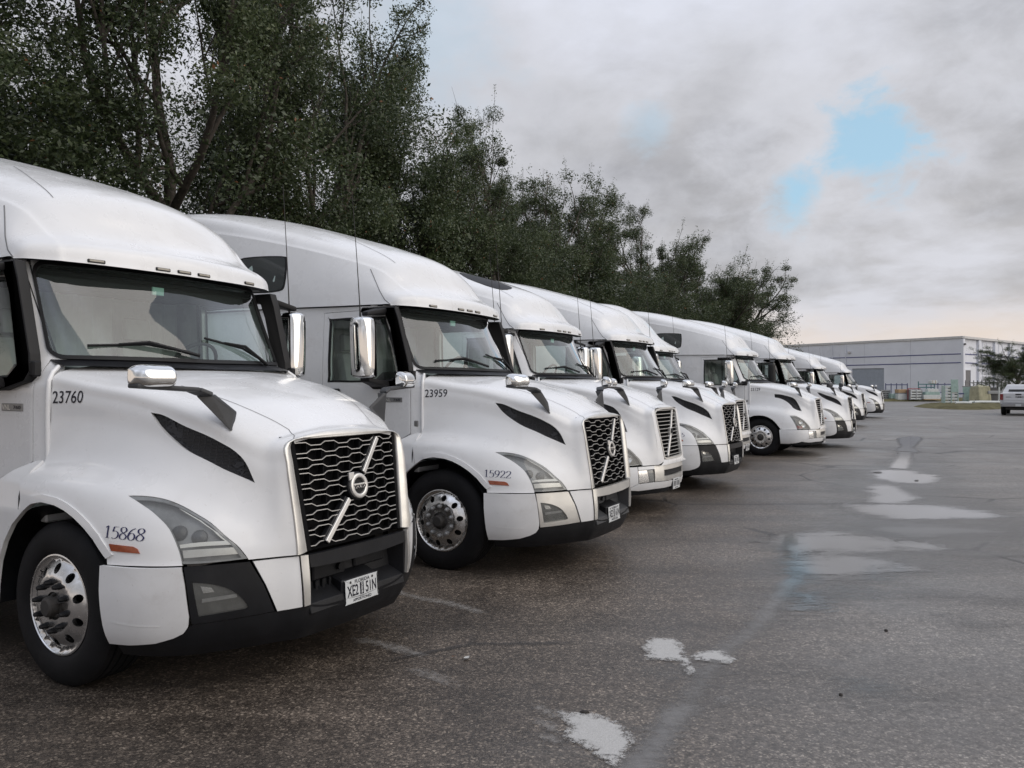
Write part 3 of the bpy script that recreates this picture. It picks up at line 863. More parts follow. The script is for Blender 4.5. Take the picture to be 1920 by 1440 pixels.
# ---------------------------------------------------------------- grille
GW = lambda z: .45 + .05 * (z - .818) / .664
def gx(y, z, off=0.0): return 1.213 + .097 * (1.482 - z) / .664 + .035 * (1 - (y / GW(z)) ** 2) + off
def make_grille_new(hood):
    P = {}
    # surround: from the hood's front edge to the insert
    H = np.array(HOOD[-1]); ring_o = [tuple(q) for q in H]           # bottom .. top centre
    rows = []
    zin = [.818, .87, .94, 1.04, 1.17, 1.33, 1.452]
    for i, q in enumerate(H):
        if i <= 6:
            z = zin[i]; inner = (gx(GW(z), z, .012), -GW(z) - .006, z)
            if i == 6: inner = (gx(GW(1.476), 1.476, .012), -GW(1.476) + .012, 1.476)
        else:
            y = q[1]; inner = (gx(y, 1.484, .012), y, 1.484)
        i2 = (inner[0] - .05, inner[1] * .985, inner[2] - (.004 if i >= 6 else 0))
        o = np.array(q); inn = np.array(inner)
        m1 = o + np.array([.012, (.004 if i < 7 else 0), .003 if i >= 6 else 0]); m2 = o * .25 + inn * .75 + np.array([.010, 0, 0])
        rows.append([tuple(o), tuple(m1), tuple(o*.6 + inn*.4 + np.array([.016, 0, 0])), tuple(m2), tuple(inn), tuple(i2)])
    net = Net(np.array(rows).transpose(1, 0, 2), True)
    a = grid_acc(net, 0, 5, 0, 8, 15, 28); a.both()
    P['grille_surround'] = a.build('grille_surround', M['satin'])
    # dark body: backing and black vanes
    a = Acc()
    V = []; n = 9
    for z in np.linspace(.80, 1.50, 6):
        for y in np.linspace(-1, 1, n): V.append((gx(y * GW(z), z, -.065), y * (GW(z) + .012), z))
    F = [[i*n+j, i*n+j+1, (i+1)*n+j+1, (i+1)*n+j] for i in range(5) for j in range(n-1)]
    a.auto(V, F)
    for s in (-1, 1):      # black side posts of the insert
        zz = np.linspace(.815, 1.482, 8); V = []
        for z in zz:
            y = s * GW(z)
            V += [(gx(y, z, .004), y, z), (gx(y, z, .010), y - s * .032, z), (gx(y, z, -.05), y - s * .036, z)]
        F = []
        for i in range(7):
            for j in range(2):
                f = [i*3+j, i*3+j+1, i*3+j+4, i*3+j+3]; F.append(f if s < 0 else f[::-1])
        a.auto(V, F)
    def trap(t):
        t = t % 1.0
        return (-1 if t < .34 else -1 + 2*(t-.34)/.16 if t < .5 else 1 if t < .84 else 1 - 2*(t-.84)/.16)
    per = .232; NB_ = 14; bars = []
    zc = [1.452 - i * (1.452 - .848) / (NB_ - 1) for i in range(NB_)]
    brk = [0, .34, .5, .84]
    ph = .48
    def ycuts(z):
        W_ = GW(z) - .036; ys = {-W_, W_}
        for k in range(-4, 5):
            for b_ in brk:
                y = (k + b_ - ph) * per
                if -W_ < y < W_: ys.add(y)
        return sorted(ys)
    def zwave(i, y): return zc[i] + .0095 * (1 if i % 2 == 0 else -1) * trap(y / per + ph)
    for i in range(NB_):
        ys = ycuts(zc[i])
        for (h, x0, x1, tgt) in ((.0025, -.003, .004, 'bar'), (.0018, -.030, -.003, 'vane')):
            V = []
            for y in ys:
                z = zwave(i, y)
                V += [(gx(y, z, x1), y, z - h), (gx(y, z, x1), y, z + h), (gx(y, z, x0), y, z + h), (gx(y, z, x0), y, z - h)]
            k = len(ys); F = [[4*q+j, 4*q+(j+1) % 4, 4*(q+1)+(j+1) % 4, 4*(q+1)+j] for q in range(k-1) for j in range(4)]
            F += [[0, 3, 2, 1], [4*(k-1), 4*(k-1)+1, 4*(k-1)+2, 4*(k-1)+3]]
            if tgt == 'bar':
                bars.append(Acc().auto(V, F, 20).build('grille_bar', M['silverbar']))
            else: a.auto(V, F, 20)
        if i < NB_ - 1:
            for k in range(-3, 4):
                for b_ in ((.16 if (i % 2) else .67),):
                    y = (k + b_ - ph) * per
                    if abs(y) < GW(zc[i]) - .05:
                        z0, z1 = zwave(i + 1, y), zwave(i, y)
                        for dy in (-.055, .055):
                            yy = y + dy
                            if abs(yy) < GW(zc[i]) - .04:
                                zz0, zz1 = zwave(i+1, yy), zwave(i, yy)
                                x = gx(yy, zz0)
                                V, F = boxf(x - .055, x - .012, yy - .004, yy + .004, zz0, zz1); a.add(V, F)
    P['grille'] = a.build('grille', M['vane'])
    P['grille_bars'] = bars
    # diagonal bar and ring emblem
    def diag(w0, w1, x0, x1, mat, nm):
        out_ = []
        for (ya, za, yb, zb) in ((.268,1.458,.085,1.238),(-.078,1.085,-.303,.848)):
            a = Acc()
            d = np.array([yb-ya, zb-za]); d /= np.linalg.norm(d); s = np.array([-d[1], d[0]])
            V = []
            for x in (x0, x1):
                wd = w0 if x == x0 else w1
                for (y, z, sg) in ((ya,za,1),(yb,zb,1),(yb,zb,-1),(ya,za,-1)):
                    q = np.array([y, z]) + s * sg * wd; V.append((gx(q[0], q[1], x), q[0], q[1]))
            bev(V, HEXF, .003, 1, a); out_.append(a.build(nm, mat))
        return out_
    P['diag_bed'] = diag(.030, .028, -.03, .006, M['black'], 'diagonal_bed')
    P['diagonal_bar'] = diag(.0165, .0145, .006, .022, M['silverbar'], 'diagonal_bar')
    cz, cy = 1.158, .008; cx = gx(cy, cz)
    tilt = Matrix.Translation((cx + .012, cy, cz)) @ Matrix.Rotation(R(-8), 4, 'Y') @ Matrix.Rotation(R(90), 4, 'Z')
    base = lathe([(.0,.010),(.085,.010),(.092,.004),(.092,-.05)], 40).move(tilt)
    P['emblem'] = base.build('emblem', M['black'])
    ring = lathe([(.052,.010),(.054,.024),(.060,.028),(.074,.028),(.080,.024),(.082,.010)], 44)
    ar = prism([(.052,.052),(.092,.040),(.092,.092),(.040,.092)], .014, lambda a_, b_, c_: (-a_ * 1.0, -.012 - c_, b_), .002)
    ring.join(ar.move(Matrix.Scale(-1, 4, (1, 0, 0))) if False else ar)
    band = Acc(); box(-.056, .056, -.026, -.012, -.016, .016, .002, band)
    P['emblem_subs'] = [('ring', ring.move(tilt @ Matrix.Scale(1, 4)).build('ring', M['silverbar'])), ('name_band', band.move(tilt).build('name_band', M['satin']))]
    V, F = text_geo('VOLVO', .030, 'CENTER', 1.12, .0012)
    tx = plane_text(V + np.array([0, -.0105]), F, (cx + .012 + .0285, cy, cz), (0, 1, 0), (-.14, 0, .99))
    P['emblem_subs'].append(('emblem_lettering', tx.build('emblem_lettering', M['ink_black'])))
    return P

def gxo(y, z, off=0.0): return 1.205 + .125 * (1.50 - z) / .72 + .04 * (1 - (y / .5) ** 2) + off
def make_grille_old():
    P = {}
    W_ = lambda z: .375 + .075 * (z - .80) / .68
    # hood nose filler between the hood edge and the grille frame
    rows = []
    H = np.array(HOOD[-1]).copy(); H[0, 2] -= .10; H[1, 2] -= .075; H[2, 2] -= .045
    zin = [.77, .83, .91, 1.02, 1.17, 1.32, 1.455]
    for i, q in enumerate(H):
        if i <= 6:
            z = zin[i]; inn = np.array((gxo(W_(z), z, .012), -W_(z) - .03, z))
            if i == 6: inn = np.array((gxo(.40, 1.50, .01), -W_(1.5) + .01, 1.497))
        else: inn = np.array((gxo(q[1], 1.50, .010), q[1], 1.502))
        o = np.array(q)
        rows.append([tuple(o), tuple(o*.65 + inn*.35 + np.array([.015, 0, 0])), tuple(o*.3 + inn*.7 + np.array([.014, 0, 0])), tuple(inn), tuple(inn - np.array([.03, 0, 0]))])
    net = Net(np.array(rows).transpose(1, 0, 2), True)
    a = grid_acc(net, 0, 4, 0, 8, 12, 26).both()
    V = []                                          # white sill under the grille
    for z, dx in ((.775, .012), (.74, .02), (.70, .012)):
        for y in np.linspace(-1, 1, 9): V.append((gxo(y*.42, z, dx), y * (.46 if z > .72 else .58), z))
    F = [[i*9+j+9, i*9+j+10, i*9+j+1, i*9+j] for i in range(2) for j in range(8)]
    a.auto(V, F)
    P['nose_panel'] = a.build('nose_panel', M['white'])
    # satin frame
    a = Acc(); pts = []
    for z in np.linspace(.80, 1.44, 10): pts.append((-W_(z) - .012, z))
    for y in np.linspace(-.40, .40, 9): pts.append((y, 1.492 - .02 * (abs(y) / .4) ** 4))
    for z in np.linspace(1.44, .80, 10): pts.append((W_(z) + .012, z))
    for y in np.linspace(.33, -.33, 7): pts.append((y, .785))
    n = len(pts); V = []
    for i, (y, z) in enumerate(pts):
        p = np.array(pts[i]); t = np.array(pts[(i+1) % n]) - np.array(pts[i-1]); t = t / np.linalg.norm(t); s = np.array([-t[1], t[0]])
        wd = .017
        for k, dx in ((1, .004), (.6, .02), (-.6, .02), (-1, -.02)):
            q = p + s * wd * k; V.append((gxo(q[0], q[1], dx + .004), q[0], q[1]))
    F = [[i*4+j, i*4+j+1, ((i+1) % n)*4+j+1, ((i+1) % n)*4+j] for i in range(n) for j in range(3)]
    a.auto(V, F); P['grille_surround'] = a.build('grille_surround', M['satin'])
    a = Acc(); V = []
    for z in np.linspace(.77, 1.50, 6):
        for y in np.linspace(-1, 1, 9): V.append((gxo(y*W_(z), z, -.06), y * (W_(z) + .015), z))
    a.auto(V, [[i*9+j, i*9+j+1, (i+1)*9+j+1, (i+1)*9+j] for i in range(5) for j in range(8)])
    bars = []
    for i in range(13):
        z = 1.465 - i * .053
        ys = np.linspace(-W_(z), W_(z), 9)
        for (h, x0, x1, k) in ((.0045, -.006, .006, 0), (.010, -.05, -.006, 1)):
            V = []
            for y in ys: V += [(gxo(y, z, x1), y, z-h), (gxo(y, z, x1), y, z+h), (gxo(y, z, x0), y, z+h), (gxo(y, z, x0), y, z-h)]
            F = [[4*q+j, 4*q+(j+1) % 4, 4*(q+1)+(j+1) % 4, 4*(q+1)+j] for q in range(8) for j in range(4)]
            if k == 0: bars.append(Acc().auto(V, F, 20).build('grille_bar', M['silverbar']))
            else: a.auto(V, F, 20)
    for y in np.linspace(-.34, .34, 18):
        V = []
        for z in (.80, 1.47): V += [(gxo(y, z, -.012), y-.004, z), (gxo(y, z, -.012), y+.004, z), (gxo(y, z, -.05), y+.004, z), (gxo(y, z, -.05), y-.004, z)]
        a.auto(V, [[0,1,5,4],[1,2,6,5],[3,0,4,7]], 20)
    P['grille'] = a.build('grille', M['vane']); P['grille_bars'] = bars
    def diag(wd, x0, x1, mat, nm):
        out_ = []
        for (ya, za, yb, zb) in ((.235,1.462,.03,1.20),(-.035,1.10,-.265,.815)):
            d = np.array([yb-ya, zb-za]); d /= np.linalg.norm(d); s = np.array([-d[1], d[0]]); V = []; a = Acc()
            for x in (x0, x1):
                for (y, z, sg) in ((ya,za,1),(yb,zb,1),(yb,zb,-1),(ya,za,-1)):
                    q = np.array([y, z]) + s * sg * wd; V.append((gxo(q[0], q[1], x), q[0], q[1]))
            bev(V, HEXF, .004, 1, a); out_.append(a.build(nm, mat))
        return out_
    P['diagonal_bar'] = diag(.017, .0, .026, M['silverbar'], 'diagonal_bar')
    cx = gxo(0, 1.15)
    e = Acc(); box(cx - .02, cx + .025, -.045, .045, 1.085, 1.215, .008, e)
    P['emblem'] = e.build('emblem', M['silverbar'])
    r = lathe([(.018,.010),(.020,.018),(.032,.018),(.036,.010)], 24).move(Matrix.Translation((cx + .020, 0, 1.165)) @ Matrix.Rotation(R(90), 4, 'Z'))
    P['emblem_subs'] = [('ring', r.build('ring', M['black']))]
    return P

# ---------------------------------------------------------------- cab, doors, glass
def sstep(x): x = np.clip(x, 0, 1); return x * x * (3 - 2 * x)
def ws_edge(z): return -.465 - .28 * (z - 1.985) / .665          # x of the windscreen's side edge
def side_f(uv):
    x, z = uv[:, 0], uv[:, 1]
    y = -(1.107 + .028 * sstep((-x - 1.4) / .7))
    y = y + .028 * sstep((z - 1.9) / .8) * np.ones_like(x)
    xe = ws_edge(np.maximum(z, 1.93)); d = np.clip((x - (xe - .27)) / .27, 0, 1.3)
    up_ = sstep((z - 1.80) / .22)
    y = y + up_ * .125 * d ** 2.2
    y = y + (1 - up_) * .045 * np.clip((x + .47) / .17, 0, 1.2) ** 1.5
    return np.stack([x, y, z], 1)
SIDE = Func(side_f)
def ws_net():
    P = []
    for z, top in ((1.985, 0), (2.20, .33), (2.43, .68), (2.665, 1)):
        row = []
        for y, xb, xt in ((-1,-.465,-.745),(-.9,-.37,-.69),(-.7,-.25,-.625),(-.45,-.16,-.58),(-.2,-.112,-.553),(0,-.10,-.545)):
            wd = .985 + (.952 - .985) * top
            row.append((xb + (xt - xb) * top, y * wd, z - (.012 * (1 - abs(y)) if top == 0 else 0)))
        full = row + [(x, -y, z_) for x, y, z_ in row[-2::-1]]
        P.append(full)
    return Net(P, False, True)
WS = ws_net()

WINDOW = rounded([(-1.515,2.50),(-1.49,2.535),(-.86,2.535),(-.80,2.50),(-.615,2.06),(-.58,1.94),(-.62,1.875),(-1.44,1.865),(-1.515,1.93)], 3, corner=())
DOOR = [(-1.61,2.615),(-.80,2.625),(-.745,2.585),(-.455,2.02),(-.43,1.90),(-.43,1.322),(-.77,1.147),(-.80,1.02),(-1.61,1.02)]
SLEEP_WIN = rounded([(-2.88,3.12),(-2.88,3.25),(-2.80,3.31),(-2.24,3.29),(-2.157,3.22),(-2.157,2.96),(-2.24,2.885),(-2.62,2.885),(-2.75,2.93)], 3)

def roof_rows(blunt=False):
    Rw = [
     [(-.70,-1.085,2.655),(-.62,-1.035,2.655),(-.52,-.90,2.652),(-.455,-.70,2.65),(-.42,-.45,2.65),(-.405,-.2,2.65),(-.40,0,2.65)],
     [(-.735,-1.09,2.672),(-.655,-1.037,2.74),(-.56,-.895,2.762),(-.50,-.69,2.775),(-.468,-.44,2.782),(-.452,-.2,2.787),(-.448,0,2.788)],
     [(-.84,-1.094,2.672),(-.80,-1.035,2.80),(-.73,-.885,2.855),(-.68,-.68,2.880),(-.655,-.43,2.892),(-.64,-.2,2.897),(-.637,0,2.898)],
     [(-1.0,-1.10,2.675),(-1.0,-1.035,2.89),(-.98,-.935,3.04),(-.94,-.745,3.145),(-.90,-.45,3.215),(-.88,-.2,3.24),(-.875,0,3.247)],
     [(-1.45,-1.12,2.68),(-1.45,-1.075,2.96),(-1.44,-1.005,3.18),(-1.42,-.85,3.325),(-1.40,-.5,3.425),(-1.40,-.2,3.46),(-1.40,0,3.467)],
     [(-2.1,-1.142,2.69),(-2.1,-1.11,3.03),(-2.1,-1.065,3.34),(-2.1,-.93,3.53),(-2.1,-.55,3.645),(-2.1,-.2,3.675),(-2.1,0,3.68)],
     [(-2.9,-1.152,2.70),(-2.9,-1.14,3.1),(-2.9,-1.11,3.51),(-2.9,-.99,3.74),(-2.9,-.6,3.86),(-2.9,-.2,3.895),(-2.9,0,3.90)],
     [(-3.6,-1.152,2.71),(-3.6,-1.15,3.15),(-3.6,-1.13,3.62),(-3.6,-1.03,3.89),(-3.6,-.6,4.0),(-3.6,-.2,4.03),(-3.6,0,4.035)],
     [(-4.15,-1.152,2.715),(-4.15,-1.15,3.15),(-4.15,-1.14,3.66),(-4.15,-1.04,3.95),(-4.15,-.6,4.06),(-4.15,-.2,4.085),(-4.15,0,4.09)],
    ]
    A = np.array(Rw)
    # an extra column tightens the crease between the side wall and the shoulder
    k1 = A[:, 2] + (A[:, 3] - A[:, 2]) * .30 + np.array([0, -.018, .012]) * np.clip((-A[:, 2, :1] - .8) / 1.0, 0, 1)
    A = np.concatenate([A[:, :3], k1[:, None], A[:, 3:]], 1)
    if blunt:
        # short cab with a tall rounded deflector
        xs = {3: -.98, 4: -1.22, 5: -1.45, 6: -1.80, 7: -2.25, 8: -2.6}
        ztop = {3: 3.12, 4: 3.44, 5: 3.66, 6: 3.85, 7: 3.93, 8: 3.94}
        for i in xs:
            k = (ztop[i] - 2.68) / (A[i, 7, 2] - 2.68)
            A[i, :, 0] = xs[i] + (A[i, :, 0] - A[i, :, 0].min()) * .5; A[i, :, 2] = 2.68 + (A[i, :, 2] - 2.68) * k
            A[i, 1:6, 1] *= .96
    return A

def make_cab(blunt=False, sleeper_window=True, skylight=False):
    P = {}
    A = roof_rows(blunt); net = Net(A, True, True); xr = A[-1, 0, 0]
    # --- side shell
    out = np.array([(-.313,1.20),(-.31,1.36),(-.315,1.895),(-.375,1.955),(-.455,1.985),(-.54,2.20),(-.645,2.43),(-.735,2.635),(-.765,2.668),(-1.0,2.675),(xr + .02,2.705),(xr + .02,.98),(-.86,.98),(-.80,1.10),(-.46,1.285)])
    ap = out.copy()
    for i in (4, 5, 6, 7): ap[i, 0] -= .010
    dc = np.array(DOOR); dcl = np.array([[-1.605,2.61],[-.802,2.62],[-.75,2.58],[-.46,2.018],[-.436,1.90],[-.436,1.326],[-.773,1.153],[-.803,1.026],[-1.605,1.026]])
    a = patch(SIDE, ap, [dc], .06, 0, .02, depth_hole=.03); a.both()
    d_ = patch(SIDE, dcl, [WINDOW], .05, .001, .025, depth_hole=.05); P['door'] = d_.build('door', M['white'])
    hd = Acc(); yy = side_f(np.array([[-1.45, 1.76]]))[0, 1]; box(-1.55, -1.36, yy - .035, yy + .005, 1.735, 1.785, .012, hd); P['door_handle'] = hd.build('door_handle', M['trim'])
    # rear wall, floor, upper rear
    box(xr - .01, xr + .03, -1.13, 1.13, .98, 2.72, .02, a)
    box(xr, -.36, -1.06, 1.06, .93, .99, .01, a)
    P['cab'] = a.build('cab', M['white'])
    rb = Acc(); V = [(-4.15 if not blunt else xr, y, z) for y, z in [(q[1], q[2]) for q in A[-1]] + [(-q[1], q[2]) for q in A[-1][-2::-1]]]
    # --- roof fairing
    a = grid_acc(net, 0, 8, 0, 7, 56, 40); a.both()
    k = len(V); a.auto(V, [list(range(k))], 10)
    # turned under: dark underside of the brow is a part of its own
    P['roof_fairing'] = a.build('roof_fairing', M['white'])
    a = Acc(); n = 25; V = []
    vv = np.linspace(0, 7, n); e0 = net.ev(np.stack([np.zeros(n), vv], 1))
    full = np.concatenate([e0, (e0 * [1, -1, 1])[-2::-1]])
    n2 = len(full); inner = full * np.array([1, .985, 1]); inner[:, 0] -= .02; inner[:, 2] += .006
    back = full * np.array([1, .94, 1]); back[:, 0] -= .24; back[:, 2] += .055
    V = np.concatenate([full, inner, back])
    F = [[j*n2+i, j*n2+i+1, (j+1)*n2+i+1, (j+1)*n2+i] for j in range(2) for i in range(n2-1)]
    a.auto(V, F, 40); P['brow_underside'] = a.build('brow_underside', M['black'])
    # seams
    a = ribbon(net, [(-.705,-1.085,2.662),(-.79,-1.072,2.72),(-.88,-1.043,2.822),(-.98,-.995,2.95),(-1.075,-.952,3.075)], .009, .002)
    ribbon(net, [(-1.80,-.515,3.555),(-1.55,-.575,3.465),(-1.342,-.622,3.372),(-1.12,-.665,3.27),(-.941,-.689,3.169)], .006, .002, a)
    P['roof_seam'] = a.build('roof_seam', M['seam_soft'])
    # marker lights on the brow
    mk = []
    for y in (-.67, -.18, 0, .18, .67):
        u = net.inv([(-.44 if abs(y) > .5 else -.41, -abs(y), 2.675)])[0]; p = net.ev(u)[0]; nn = net.nor(u)[0]
        if y > 0: p = p * [1, -1, 1]; nn = nn * [1, -1, 1]
        t = np.cross([0, 0, 1], nn); t /= np.linalg.norm(t); b_ = np.cross(nn, t)
        V = []
        for c in (-.006, .010):
            for (s1, s2) in ((-1,-1),(1,-1),(1,1),(-1,1)): V.append(p + nn*c + t*s1*.058 + b_*s2*.0115)
        V2 = []
        for c in (.0, .013):
            for (s1, s2) in ((-1,-1),(1,-1),(1,1),(-1,1)): V2.append(p + nn*c + t*s1*.049 + b_*s2*.0075)
        mk.append((bev(V, HEXF, .003).build('marker_light', M['trim']), bev(V2, HEXF, .002).build('lens', M['marker'])))
    P['marker_lights'] = mk
    # roof/cab joint line and door gaps
    a = ribbon(SIDE, None, .014, .003, uvs=[(-.745,2.66),(-1.0,2.668),(-2.4,2.69),(xr + .05,2.70)], dens=.1)
    P['roof_joint'] = a.build('roof_joint', M['seam'])
    a = ribbon(SIDE, None, .03, -.025, uvs=DOOR + DOOR[:1], dens=.06)
    P['door_gap'] = a.build('door_gap', M['trim'])
    P['door_crease'] = ribbon(SIDE, None, .012, .002, uvs=[(-.44,1.62),(-.9,1.625),(-1.6,1.63)], dens=.08).build('door_crease', M['white'])
    # window glass and rubber
    c = WINDOW.mean(0)
    P['window'] = patch(SIDE, c + (WINDOW - c) * 1.01, [], .12, -.02).build('window', M['glass_side'])
    P['window_far'] = patch(SIDE, c + (WINDOW - c) * 1.01, [], .12, -.02).mirrored().build('window', M['glass_side'])
    P['window_seal'] = patch(SIDE, c + (WINDOW - c) * 1.03, [c + (WINDOW - c) * .965], .06, .003, .008).build('window_seal', M['trim'])
    P['window_seal_far'] = patch(SIDE, c + (WINDOW - c) * 1.03, [c + (WINDOW - c) * .965], .06, .003, .008).mirrored().build('window_seal', M['trim'])
    # windscreen
    def rr(m, r=.30):
        mu, mv = m
        pts = []
        for (cu, cv, a0) in ((3-mu-r*.9, 10-mv-r*2.0, 0), (mu+r*.9, 10-mv-r*2.0, 90), (mu+r*.9, mv+r*2.0, 180), (3-mu-r*.9, mv+r*2.0, 270)):
            for k in range(7):
                t = R(a0 + 15 * k); pts.append((cu + r*.9*math.cos(t), cv + r*2.0*math.sin(t)))
        return np.array(pts)
    o_, i_ = rr((0, 0), .42), rr((.12, .17), .36)
    g = Acc(); patch(WS, i_, [], .07, .002, 0, g); P['windshield'] = g.build('windshield', M['glass'])
    f = Acc(); patch(WS, o_, [i_], .05, .012, .03, f); P['windshield_frame'] = f.build('windshield_frame', M['trim'])
    # corner fillers behind the rounded frame, in body colour
    f = Acc(); patch(WS, rr((-.0, -.0), .02), [rr((.05, .08), .40)], .05, .001, 0, f); P['pillar_trim'] = f.build('pillar_trim', M['white'])
    # cowl strip under the windscreen
    a = Acc(); V = []
    ys = np.linspace(0, 10, 25); e0 = WS.ev(np.stack([np.zeros(25), ys], 1))
    fr = e0 + np.array([.17, 0, -.045]); lo = e0 + np.array([.02, 0, -.12])
    V = np.concatenate([e0 + np.array([.0, 0, .0]), e0 + np.array([.05, 0, -.018]), fr]); F = [[j*25+i, j*25+i+1, (j+1)*25+i+1, (j+1)*25+i] for j in range(2) for i in range(24)]
    a.auto(V, F, 50); P['cowl'] = a.build('cowl', M['black'])
    # side cowl panel in front of the door: flange at the hood gap
    P['hood_gap'] = (tube([(-.305,-1.078,1.345),(-.305,-1.082,1.6),(-.306,-1.075,1.84),(-.318,-1.045,1.895),(-.345,-.99,1.935)], .016, 8)).build('hood_gap', M['white'])
    # wipers
    wp = []
    for (ya, yb, yc) in ((-.80, -.42, -.10), (.02, .36, .62)):
        a = Acc()
        b0 = WS.inv([(-.2, yc, 2.0)])[0]; 
        piv = WS.ev([b0[0], b0[1]])[0] + [.045, 0, -.005]
        tip = WS.ev(WS.inv([(-.35, ya, 2.075)]))[0]; mid = WS.ev(WS.inv([(-.3, yb, 2.045)]))[0]
        nn = WS.nor(WS.inv([(-.3, yb, 2.04)]))[0]
        tube([piv, mid + nn*.05, (tip + mid) / 2 + nn*.03], [.014, .012, .008], 6, a)
        tube([WS.ev(WS.inv([(-.2, yb + .22, 2.025)]))[0] + nn*.02, mid + nn*.022, tip + nn*.02], .010, 6, a)
        wp.append(a.build('wiper', M['trim']))
    P['wipers'] = wp
    # sleeper window, skylight
    if sleeper_window:
        def rf(uv):
            q = np.array([[x, -1.12, z] for x, z in uv]); return net.ev(net.inv(q, (1, .02, 1)))
        uvs = net.inv([[x, -1.12, z] for x, z in SLEEP_WIN], (1, .02, 1)); c = uvs.mean(0)
        P['sleeper_window'] = patch(net, c + (uvs - c) * .93, [], .12, .006, .004).build('sleeper_window', M['glass_side'])
        P['sleeper_seal'] = patch(net, uvs, [c + (uvs - c) * .92], .06, .004, .004).build('window_seal', M['trim'])
        P['sleeper_back'] = patch(net, c + (uvs - c) * .95, [], .12, .002).build('blind', M['interior_dark'])
    if skylight:
        s = [(3.6,4.6),(3.75,5.9),(4.7,6.3),(5.1,5.7),(4.6,4.7)]
        P['roof_window'] = patch(net, rounded(s, 4), [], .08, .006, .006).both().build('roof_window', M['trim'])
    P['roofnet'] = net
    # --- inside
    a = Acc(); V = []
    for (x, z) in ((-.20,1.90),(-.42,1.98),(-.75,1.96),(-.85,1.88),(-.85,1.45)):
        for y in np.linspace(-.98, .98, 5): V.append((x - .14 * (abs(y) / .98) ** 2, y, z))
    a.auto(V, [[i*5+j, i*5+j+1, (i+1)*5+j+1, (i+1)*5+j] for i in range(4) for j in range(4)], 30)
    P['dashboard'] = a.build('dashboard', M['interior'])
    P['seats'] = []
    for s in (-.52, .52):
        a = Acc(); box(-1.62, -1.16, s-.26, s+.26, 1.38, 1.58, .05, a, 2)
        V, F = hexf([(-1.66,s-.25,1.55),(-1.50,s-.25,1.55),(-1.50,s+.25,1.55),(-1.66,s+.25,1.55),(-1.78,s-.20,2.20),(-1.66,s-.20,2.20),(-1.66,s+.20,2.20),(-1.78,s+.20,2.20)])
        bev(V, F, .05, 2, a)
        V, F = hexf([(-1.78,s-.13,2.22),(-1.69,s-.13,2.22),(-1.69,s+.13,2.22),(-1.78,s+.13,2.22),(-1.80,s-.12,2.42),(-1.72,s-.12,2.42),(-1.72,s+.12,2.42),(-1.80,s+.12,2.42)])
        bev(V, F, .03, 2, a); P['seats'].append(a.build('seat', M['interior']))
    a = Acc(); t = np.linspace(0, 2*math.pi, 25)
    tube([(-.98 + .13*math.sin(q), .52 + .22*math.cos(q), 1.98 + .19*math.sin(q)) for q in t], .016, 6, a, cap=False)
    tube([(-.98,.52,1.98),(-.80,.52,1.80)], .03, 6, a); tube([(-.98,.31,1.98),(-.98,.73,1.98)], .014, 6, a)
    P['steering_wheel'] = a.build('steering_wheel', M['interior_dark'])
    a = Acc(); ys = np.linspace(-1.06, 1.06, 60); V = []
    for z in (1.0, 2.62):
        for y in ys: V.append((-1.92 + .03 * math.sin(y * 38), y, z))
    a.auto(V, [[i, i+1, 60+i+1, 60+i] for i in range(59)], 60)
    P['bunk_curtain'] = a.build('bunk_curtain', M['curtain'])
    a = Acc(); box(-1.95, -.80, -1.02, 1.02, 2.60, 2.64, .01, a)
    box(-.95,-.78,-.9,.9,2.50,2.60,.02,a)
    P['headliner'] = a.build('headliner', M['interior_dark'])
    a = Acc(); box(-.575, -.56, -.16, -.06, 2.50, 2.56, .004, a)
    P['toll_tag'] = a.build('toll_tag', M['tag'])
    return P

